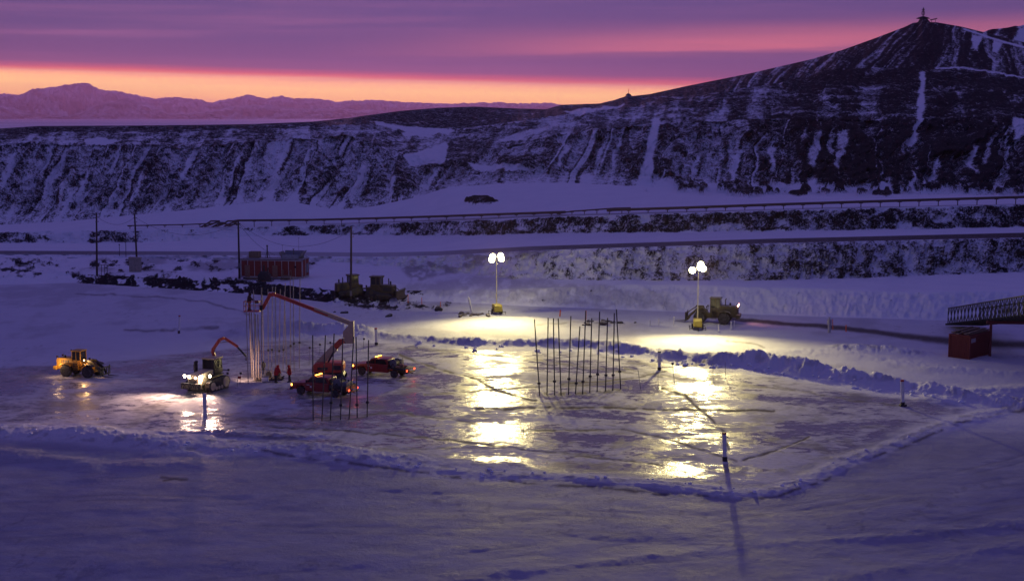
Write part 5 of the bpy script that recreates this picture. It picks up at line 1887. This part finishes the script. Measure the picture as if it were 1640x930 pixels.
# ------------------------------------------------------------------ red hut
hb = tp(440, 445); HS = F / math.hypot(hb.y, CAMZ - hb.z)
hut = empty('red_hut', hb + Vector((0, .5, .25)), R(-9), 'long red hut with white trim and cluttered flat roof, between two utility poles', 'hut')
LH, DH, HH = 10.6, 3.6, 3.0
m = MB(); m.box((0, 0, HH / 2), (LH, DH, HH)); m.build('wall', HUTR, hut)
m = MB(); m.box((0, 0, HH + .06), (LH + .24, DH + .24, .14), bevel=.02); m.build('roof', paint('hut_roof_felt', (.10, .09, .10), .8, frost=.5), hut)
m = MB()
nb = 9
DULL = paint('dull_white_trim', (.38, .37, .38), .7, dirt=.5)
for k in range(nb + 1):
    x = -LH / 2 + LH * k / nb
    m.box((x, -DH / 2 - .02, HH / 2), (.10 if 0 < k < nb else .2, .05, HH))
for y in (-DH / 2, 0, DH / 2):
    m.box((LH / 2 + .02, y, HH / 2), (.05, .16, HH))
m.box((0, -DH / 2 - .035, .12), (LH, .05, .24)); m.box((LH / 2 + .035, 0, .12), (.05, DH, .24))
m.box((0, -DH / 2 - .035, HH - .1), (LH, .05, .12))
m.build('trim', DULL, hut)
m = MB(); m.box((0, 0, -.14), (LH * .96, DH * .8, .28)); m.build('skid', DARK, hut)
for x in (-4.2, .6):
    m = MB(); m.box((x, -DH / 2 - .05, 1.1), (.9, .06, 2.0), bevel=.01); d = m.build('door', paint('tan_door', (.22, .12, .08), .7), hut)
    m = MB(); m.box((x + .33, -DH / 2 - .1, 1.1), (.06, .06, .14)); m.build('handle', GREY, d)
m = MB(); m.box((4.1, -DH / 2 - .04, 1.9), (.35, .03, .35)); m.build('window', GL, hut)
m = MB(); m.box((LH / 2 + .03, .9, 1.5), (.05, 1.0, 1.5)); m.build('side_window', paint('dull_blue_pane', (.12, .14, .18), .4), hut)


def on_hut(x, y, name, lab, cat):
    p = hut.matrix_basis @ Vector((x, y, HH + .14))
    q = Matrix.Translation(hut.location) @ Matrix.Rotation(hut.rotation_euler.z, 4, 'Z') @ Vector((x, y, HH + .14))
    return empty(name, q, hut.rotation_euler.z, lab, cat)


o = on_hut(-3.45, 0, 'roof_crate', 'brown wooden crate on the left end of the red hut roof', 'crate')
m = MB(); m.box((0, 0, .55), (1.7, 1.3, 1.05), bevel=.02); m.build('crate_box', WOOD, o)
m = MB()
for x in (-.8, 0, .8):
    m.box((x, -.67, .55), (.1, .05, 1.1))
m.build('batten', WOOD, o)
o = on_hut(3.1, .2, 'open_tank', 'pale open trough shaped tank on the right end of the red hut roof', 'tank')
m = MB(); m.prism([(-1.55, 0), (1.3, 0), (2.05, 1.25), (1.95, 1.27), (1.25, .1), (-1.5, .1), (-2.0, 1.1), (-2.1, 1.1)], -1.2, 1.2); m.build('tank_shell', GREY, o)
m = MB(); m.box((-.1, 1.17, .62), (3.3, .06, 1.2)); m.box((-.1, -1.12, .35), (2.9, .05, .7)); m.build('tank_side', paint('pale_blue_tarp', (.25, .28, .33), .7), o)
m = MB(); m.cyl((.1, 0, 0), (.1, 0, 1.5), .09); m.cyl((.1, 0, 1.5), (.1, 0, 1.6), .14); m.build('vent', GREY, o)
o = on_hut(-1.3, 0, 'stove_pipe', 'dark braced chimney standing in the middle of the red hut roof', 'chimney')
m = MB(); m.cyl((0, 0, 0), (0, 0, 2.0), .1); m.cyl((0, 0, 2.0), (0, 0, 2.15), .17); m.build('flue', DARK, o)
m = MB()
for a in range(3):
    m.cyl((math.cos(a * 2.1) * .5, math.sin(a * 2.1) * .5, 0), (0, 0, 1.3), .03)
m.build('brace', DARK, o)
for x, h, lab in ((3.75, 3.4, 'tall thin whip antenna over the right end of the red hut'), (.9, 2.1, 'short thin antenna on the middle of the red hut roof')):
    o = on_hut(x, 1.4, 'antenna', lab, 'antenna')
    m = MB(); m.cyl((0, 0, 0), (0, 0, h), .028, .02, 6); m.build('mast', GREY, o)
    m = MB(); m.cyl((0, 0, 0), (0, 0, .2), .08); m.cyl((-.15, 0, h - .1), (.15, 0, h - .1), .02); m.build('mount', DARK, o)

b = tp(424, 450)
o = empty('engine_unit', b, R(-10), 'dark engine unit with a pipe, on skids in front of the red hut', 'engine')
m = MB(); m.prism([(-1.0, .25), (.9, .25), (1.0, 1.1), (.5, 1.6), (-.5, 1.7), (-1.0, 1.1)], -.6, .6, .05); m.build('housing', DARK, o)
m = MB(); m.cyl((-.1, 0, 1.6), (-.1, 0, 2.7), .13); m.cyl((.5, 0, 1.5), (.6, 0, 2.3), .08); m.build('exhaust_stack', DARK, o)
m = MB()
for y in (-.5, .5):
    m.prism([(-1.3, .05), (1.3, .05), (1.5, .3), (1.2, .25), (-1.3, .25)], y - .07, y + .07)
m.build('skid', RUST, o)
b = tp(403, 447)
o = empty('pallet_stack', b, R(-9), 'low brown heap of timber left of the engine unit by the hut', 'timber')
m = MB()
for k in range(5):
    m.box((0, -.4 + .2 * k, .1 + .12 * (k % 3)), (1.9, .15, .1), (0, 0, R(3 * k - 6)))
m.build('board', WOOD, o)
b = tp(459, 449)
o = empty('hut_steps', b, R(-9), 'small dark wooden landing right of the engine unit', 'steps')
m = MB(); m.box((0, 0, .7), (1.5, 1.0, .1)); m.box((0, -.6, .45), (1.5, .3, .08)); m.box((0, -.9, .2), (1.5, .3, .08)); m.build('step', WOOD, o)
m = MB()
for x in (-.7, .7):
    m.beam((x, -.45, 0), (x, -.45, 1.6), .06, .06); m.beam((x, .4, 0), (x, .4, 1.6), .06, .06)
m.beam((-.7, -.45, 1.6), (-.7, .4, 1.6), .05, .05); m.beam((.7, -.45, 1.6), (.7, .4, 1.6), .05, .05)
m.build('handrail', WOOD, o)

# ------------------------------------------------------------------ red container and its timber
cbp = tp(1553, 570)
ct = empty('shipping_container', cbp, R(46), 'red corrugated steel container with timber on its roof, at the right edge', 'container')
CL_, CW, CH = 5.6, 2.6, 2.75
m = MB(); m.box((0, 0, CH / 2), (CL_ - .1, CW - .1, CH - .1))
n_c = 26
for k in range(n_c):
    x = -CL_ / 2 + .25 + (CL_ - .5) * k / (n_c - 1)
    for sy in (-1, 1):
        m.box((x, sy * (CW / 2 - .03), CH / 2), (.10, .06, CH - .3))
for k in range(11):
    y = -CW / 2 + .25 + (CW - .5) * k / 10
    for sx in (-1, 1):
        m.box((sx * (CL_ / 2 - .03), y, CH / 2), (.06, .10, CH - .3))
m.build('wall', CONT, ct)
m = MB()
for sx in (-1, 1):
    for sy in (-1, 1):
        m.box((sx * (CL_ / 2 - .05), sy * (CW / 2 - .05), CH / 2), (.15, .15, CH))
for z in (.07, CH - .07):
    for sy in (-1, 1):
        m.box((0, sy * (CW / 2 - .05), z), (CL_ - .2, .13, .13))
    for sx in (-1, 1):
        m.box((sx * (CL_ / 2 - .05), 0, z), (.13, CW - .2, .13))
m.build('frame', CONT, ct)
m = MB()
for k in range(6):
    m.box((-CL_ / 2 + .42 + k * .19, -CW / 2 - .012, CH - .62), (.075, .008, .48), (0, R(4), 0))
m.build('white_marking', WHITE, ct)
rng = random.Random(4)
for k in range(9):
    z = CH + .05 + .11 * (k // 3)
    yaw = R(rng.uniform(-6, 6))
    p = cbp + Matrix.Rotation(ct.rotation_euler.z, 3, 'Z') @ Vector((rng.uniform(-.25, .25), -.9 + .85 * (k % 3) + rng.uniform(-.1, .1), z))
    m = MB(); m.box((0, 0, .05), (5.0 + rng.uniform(-.8, .8), .3, .09))
    m.box((0, .02, .105), (4.4, .22, .015))
    o = m.build('roof_board', WOOD)
    o.location = p; o.rotation_euler = (0, 0, ct.rotation_euler.z + yaw)
    tag(o, 'snow dusted board in the pile on the red container roof', 'board', 'boards piled on the red container roof')

# ------------------------------------------------------------------ bailey bridge on red trestles
A_ = at_d(1518, 519, 188.0) ; B_ = at_d(1741, 494, 128.0)
dir_ = (B_ - A_); Lb = dir_.length; ux = dir_.normalized(); uy = Vector((-ux.y, ux.x, 0)).normalized()
br = empty('truss_bridge', A_, 0, 'dark green steel panel bridge with diamond trusses climbing out of frame at the right', 'bridge')
HB = 2.15
NP = int(Lb / 3.9)
for side, nm in ((0.0, 'truss'), (1.0, 'truss')):
    m = MB()
    o_ = uy * (4.2 * side)
    up = Vector((0, 0, 1))
    m.beam(o_ + up * .08, o_ + ux * Lb + up * .08, .16, .14); m.beam(o_ + up * HB, o_ + ux * Lb + up * HB, .16, .14)
    st_ = Lb / (NP * 2)
    for k in range(NP * 2 + 1):
        c0 = o_ + ux * (st_ * k)
        m.beam(c0 + up * .1, c0 + up * HB, .09, .09)
        if k < NP * 2:
            c1 = c0 + ux * st_; cm = c0 + ux * st_ / 2
            for q0, q1 in ((c0 + up * HB / 2, cm + up * HB), (cm + up * HB, c1 + up * HB / 2), (c0 + up * HB / 2, cm + up * .1), (cm + up * .1, c1 + up * HB / 2)):
                m.beam(q0, q1, .07, .08)
    m.build(nm, GREEN, br)
m = MB()
m.prism([(0, 0), (0, 0)], 0, 0) if False else None
for k in range(int(Lb / 1.5)):
    c0 = ux * (1.5 * k + .4) + Vector((0, 0, -.02))
    m.beam(c0 - uy * .4, c0 + uy * 4.6, .12, .24)
m.build('transom', GREEN, br)
m = MB(); m.beam(uy * 2.1 + Vector((0, 0, .14)), uy * 2.1 + ux * Lb + Vector((0, 0, .14)), 3.7, .10); m.build('deck', WOOD, br)
for s_, lab in ((.40, 'red steel trestle under the bridge at the right edge'),):
    c0 = A_ + ux * (Lb * s_) + uy * 2.1
    gz = 0.0
    t_ = empty('bridge_trestle', (c0.x, c0.y, 0), math.atan2(uy.y, uy.x), lab, 'trestle')
    m = MB(); m.beam((-2.6, 0, c0.z - .35), (2.6, 0, c0.z - .35), .3, .35); TRED = paint('trestle_dark_red', (.15, .018, .014), .6); m.build('cap_beam', TRED, t_)
    for x in (-2.1, 2.1):
        m = MB(); m.beam((x, 0, 0), (x, 0, c0.z - .5), .26, .26); m.build('leg', TRED, t_)

# ------------------------------------------------------------------ pipelines on the embankment
def pipeline(pts, r, hgt, step, label, lamp=False, name='pipeline'):
    P3 = []
    for (x, y) in pts:
        c = int(np.clip(np.searchsorted(cols, x), 1, NC - 1))
        P3.append(at_d(x, y, float(dG[c]) + hgt))
    root = empty(name, P3[0], 0, label, 'pipeline', 'raised pipelines')
    L0 = P3[0]
    m = MB()
    for a, b in zip(P3[:-1], P3[1:]):
        m.cyl(a - L0, b - L0, r, r, 12)
    for a in P3[1:-1]:
        m.ball(a - L0, r * 1.01, 2)
    m.build('pipe', RUST, root)
    k = 0; acc = 0.0; prev = P3[0]
    xs0, xs1 = pts[0][0], pts[-1][0]
    x = xs0 + 4
    while x < xs1 and k < 95:
        y = float(np.interp(x, [p[0] for p in pts], [p[1] for p in pts]))
        d_ = float(np.interp(x, [p[0] for p in pts], [p.y for p in P3]))
        p = at_d(x, y, d_)
        g = min(p.z - r - .35, float(np.interp(d_, Y0[:, int(np.searchsorted(cols, x))][(seg[:, 0] >= 5)], Z0[:, int(np.searchsorted(cols, x))][(seg[:, 0] >= 5)])))
        s = MB(); q = p - L0
        s.beam((q.x, q.y, g - L0.z - .4), (q.x, q.y, q.z - r), .13, .13)
        s.beam((q.x - .35, q.y, q.z - r - .04), (q.x + .35, q.y, q.z - r - .04), .12, .08)
        s.build('support', RUST, root)
        x += step; k += 1
    return root


pipeline([(375, 354), (382, 353), (500, 352), (600, 349.5), (700, 346.5), (800, 343), (905, 339.5)], .23, 1.0, 28, 'thick raised pipeline from the pipe stack to the middle of the picture')
pipeline([(972, 336.5), (1100, 332.5), (1240, 327.5), (1400, 322.5), (1640, 315.5), (1900, 308)], .23, 1.0, 31, 'thick raised pipeline on posts running out of frame at the right')
pipeline([(892, 342), (915, 338.5), (985, 333.5), (1010, 333)], .13, 2.0, 20, 'short thin pipe bridging the gap between the two thick pipelines')
pipeline([(204, 361.5), (228, 361), (300, 359.5), (345, 357.5)], .12, 1.0, 28, 'thin raised pipe running left from the pipe stack past the leaning pole')
for k in range(6):
    x = 318 + 9 * k
    c = int(np.searchsorted(cols, x))
    P = [at_d(x, 366 - (k % 2) * 3, float(dG[c]) + 1), at_d(x + 12, 359, float(dG[c]) + 1), at_d(x + 20, 354 + (k % 3) * 2, float(dG[c]) + 1.2), at_d(min(x + 34, 378), 354 + (k % 3) * 3, float(dG[c]) + 1.2)]
    m = MB(); m.tube([p - P[0] for p in P], .17, 10)
    o = m.build('bent_pipe', RUST); o.location = P[0]
    tag(o, 'bent rusty pipe in the stack at the left end of the thick pipeline', 'pipe', 'stack of bent pipes by the embankment')

# ------------------------------------------------------------------ summit cross, sign, cairn pole
# the knob of rock and the cross on the peak
def peak_top(x):
    c = int(np.searchsorted(cols, x))
    r_ = np.nonzero(seg[:, c] == 10)[0]
    i = r_[-1]
    return Vector((X[i, c], Y[i, c], Z[i, c]))


pkp = peak_top(1478)
o = empty('summit_cross', pkp, R(12), 'dark cross inside a hoop on the rocky top of the right hill', 'cross')
ks = F / pkp.y
m = MB(); m.beam((0, 0, -.5), (0, 0, 15 / ks), .3, .3); m.beam((-2.4 / ks * 1, 0, 12 / ks), (2.4 / ks, 0, 12 / ks), .3, .3); m.build('cross_beam', POLEW, o)
m = MB(); m.lathe((0, 0, 3.0 / ks), [(1.0, -5.5 / ks), (3.0, -5.0 / ks), (2.2, -3.4 / ks), (1.5, -2.6 / ks), (.5, -1.4 / ks)], 'Z', 9); m.build('cairn', paint('bare_rock', (.02, .018, .02), .9), o)
m = MB()
hp = [(2.4 / ks * math.cos(a), 0, 6.5 / ks + 3.8 / ks * math.sin(a)) for a in np.linspace(-.9, math.pi + .9, 15)]
m.tube(hp, .16, 6); m.build('hoop', DARK, o)
q = peak_top(1493)
o = empty('summit_sign', q, R(-20), 'small tilted dark board on a post right of the summit cross', 'sign')
m = MB(); m.cyl((-.6, 0, -.4), (-.6, 0, 1.2), .1); m.cyl((.9, 0, -.6), (.9, 0, 1.4), .1); m.build('leg', DARK, o)
m = MB(); m.box((.2, 0, 1.5), (3.0, 1.2, .35), (0, R(-12), 0)); m.build('board', DARK, o)
q = peak_top(1006)
o = empty('cairn_pole', q, 0, 'tiny thin pole on the little knob of the ridge in the middle', 'pole')
m = MB(); m.cyl((0, 0, -.5), (0, 0, 2.2), .12, .08, 8); m.build('pole_shaft', DARK, o)
m = MB(); m.lathe((0, 0, -.3), [(1.2, 0), (.9, .4), (.3, .7)], 'Z', 8); m.build('cairn', ROCKM, o)

# ------------------------------------------------------------------ gear sled by the people
b = tp(438, 610)
o = empty('equipment_sled', b + Vector((-.6, .6, 0)), R(8), 'low dark sled of coiled gear beside the two people', 'sled')
m = MB()
for y in (-.55, .55):
    m.prism([(-1.5, .0), (1.4, .0), (1.7, .28), (1.55, .3), (1.3, .12), (-1.5, .12)], y - .06, y + .06)
m.build('runner', DARK, o)
m = MB()
for k in range(8):
    m.box((-1.35 + .37 * k, 0, .17), (.22, 1.3, .06))
m.build('slat', WOOD, o)
for (x, y, lab, nm, cat, grp) in ((.9, .1, 'dark machine with a hooped frame on the right end of the sled', 'generator', 'generator', None), (.0, .15, 'dark machine with a hooped frame in the middle of the sled', 'generator', 'generator', None)):
    e = empty(nm, o.location + Matrix.Rotation(R(8), 3, 'Z') @ Vector((x, y, .2)), R(8), lab, cat, 'generators on the sled')
    m = MB(); m.box((0, 0, .3), (.6, .5, .45), bevel=.05); m.cyl((-.2, 0, .5), (.2, 0, .62), .14); m.build('engine', DARK, e)
    m = MB(); m.tube([(-.36, -.3, 0), (-.36, -.3, .75), (.36, -.3, .75), (.36, -.3, 0)], .025); m.tube([(-.36, .3, 0), (-.36, .3, .75), (.36, .3, .75), (.36, .3, 0)], .025); m.build('frame', GREY, e)
b = tp(425, 612)
o = empty('tool_box', b, R(5), 'small white box standing at the left end of the sled', 'box')
m = MB(); m.box((0, 0, .3), (.75, .5, .5), bevel=.04); m.build('box_body', WHITE, o)
m = MB(); m.box((0, 0, .58), (.78, .53, .06), bevel=.02); m.tube([(-.15, 0, .6), (-.15, 0, .7), (.15, 0, .7), (.15, 0, .6)], .02); m.build('lid', GREY, o)
b = tp(422, 598)
o = empty('drill_rig', b, 0, 'dark drill head standing between the lit pipes and the people', 'drill')
m = MB(); m.box((0, 0, .95), (.45, .4, .5), bevel=.06); m.cyl((0, 0, 1.2), (0, 0, 1.4), .09); m.build('motor', DARK, o)
m = MB(); m.cyl((0, 0, 0), (0, 0, .75), .05)
for k in range(9):
    m.lathe((0, 0, .05 + k * .08), [(.05, 0), (.12, .015), (.05, .03)], 'Z', 10)
m.build('auger', GREY, o)

# ------------------------------------------------------------------ loose rocks and rubble one can tell apart
def boulder(px, py, r, label, group, seed, flat=.65, mat=None, name='rock', cat='rock'):
    rg = random.Random(seed)
    m = MB(); m.ball((0, 0, 0), r, 3, (1.2, .9, flat))
    for v in m.bm.verts:
        n_ = math.sin(v.co.x * 5 / r * .7 + seed) * .12 + math.sin(v.co.y * 6 / r * .6 + seed * 2) * .12 + math.sin(v.co.z * 7 / r * .6 + seed * 3) * .1 + rg.uniform(-.05, .05)
        v.co *= 1 + n_
    o = m.build(name, mat or ROCKM, smooth=True)
    o.location = tp(px, py) + Vector((0, 0, r * flat * .35)); o.rotation_euler = (rg.uniform(-.2, .2), rg.uniform(-.2, .2), rg.uniform(0, 6))
    return tag(o, label, cat, group)


boulder(702, 498, .62, 'dark boulder left of the leaning white pipe', 'dark rocks lying on the snow', 1)
boulder(966, 520, .55, 'dark rock on the snow bank above the right half of the pole row', 'dark rocks lying on the snow', 2)
boulder(994, 520, .34, 'small round dark rock right of the pole row top', 'dark rocks lying on the snow', 3)
boulder(623, 506, .5, 'dark flat rock on the snow right of the lift upper boom', 'dark rocks lying on the snow', 4, .45)
boulder(549, 501, .32, 'small dark rock just above the lift boom, left of its twin', 'dark rocks lying on the snow', 5)
boulder(554, 501, .32, 'small dark rock just above the lift boom, right of its twin', 'dark rocks lying on the snow', 6)
boulder(536, 500, .2, 'tiny dark rock above the lift boom', 'dark rocks lying on the snow', 7)
boulder(1017, 521, .22, 'tiny dark rock farthest right above the pole row', 'dark rocks lying on the snow', 8, .5)
rg = random.Random(11)
for k in range(26):
    x = rg.uniform(735, 782)
    boulder(x, 508 - abs(x - 758) * .04 + rg.uniform(-3, 2), rg.uniform(.18, .36), 'brown clod in the low heap at the foot of the leaning white pipe', 'brown clods by the leaning pipe', 30 + k, .6, paint('brown_clod', (.10, .075, .055), .95, frost=.4), 'clod', 'clod')
for k in range(16):
    x = rg.uniform(932, 985)
    boulder(x, 518 + rg.uniform(-2.5, 3), rg.uniform(.14, .3), 'dark rubble lump strewn beside the biggest rock above the pole row', 'rubble lumps above the pole row', 70 + k, .6, None, 'rubble_lump', 'rubble')
for k in range(70):
    x = rg.uniform(640, 1560) if k % 2 else rg.uniform(560, 1500)
    yb = np.interp(x, [p[0] for p in far_berm], [p[1] for p in far_berm])
    boulder(x, yb + rg.uniform(6, 13), rg.uniform(.10, .28), 'lump of snow fallen from the far berm onto the ice edge', 'snow lumps along the berms', 120 + k, .7, SNOWC, 'snow_lump', 'snow lump')
for k in range(50):
    x = rg.uniform(30, 1500)
    yb = np.interp(x, [p[0] for p in near_berm], [p[1] for p in near_berm])
    boulder(x, yb + rg.uniform(-7, 5), rg.uniform(.06, .17), 'lump of snow fallen beside the near berm', 'snow lumps along the near berm', 220 + k, .7, SNOWC, 'snow_lump', 'snow lump')
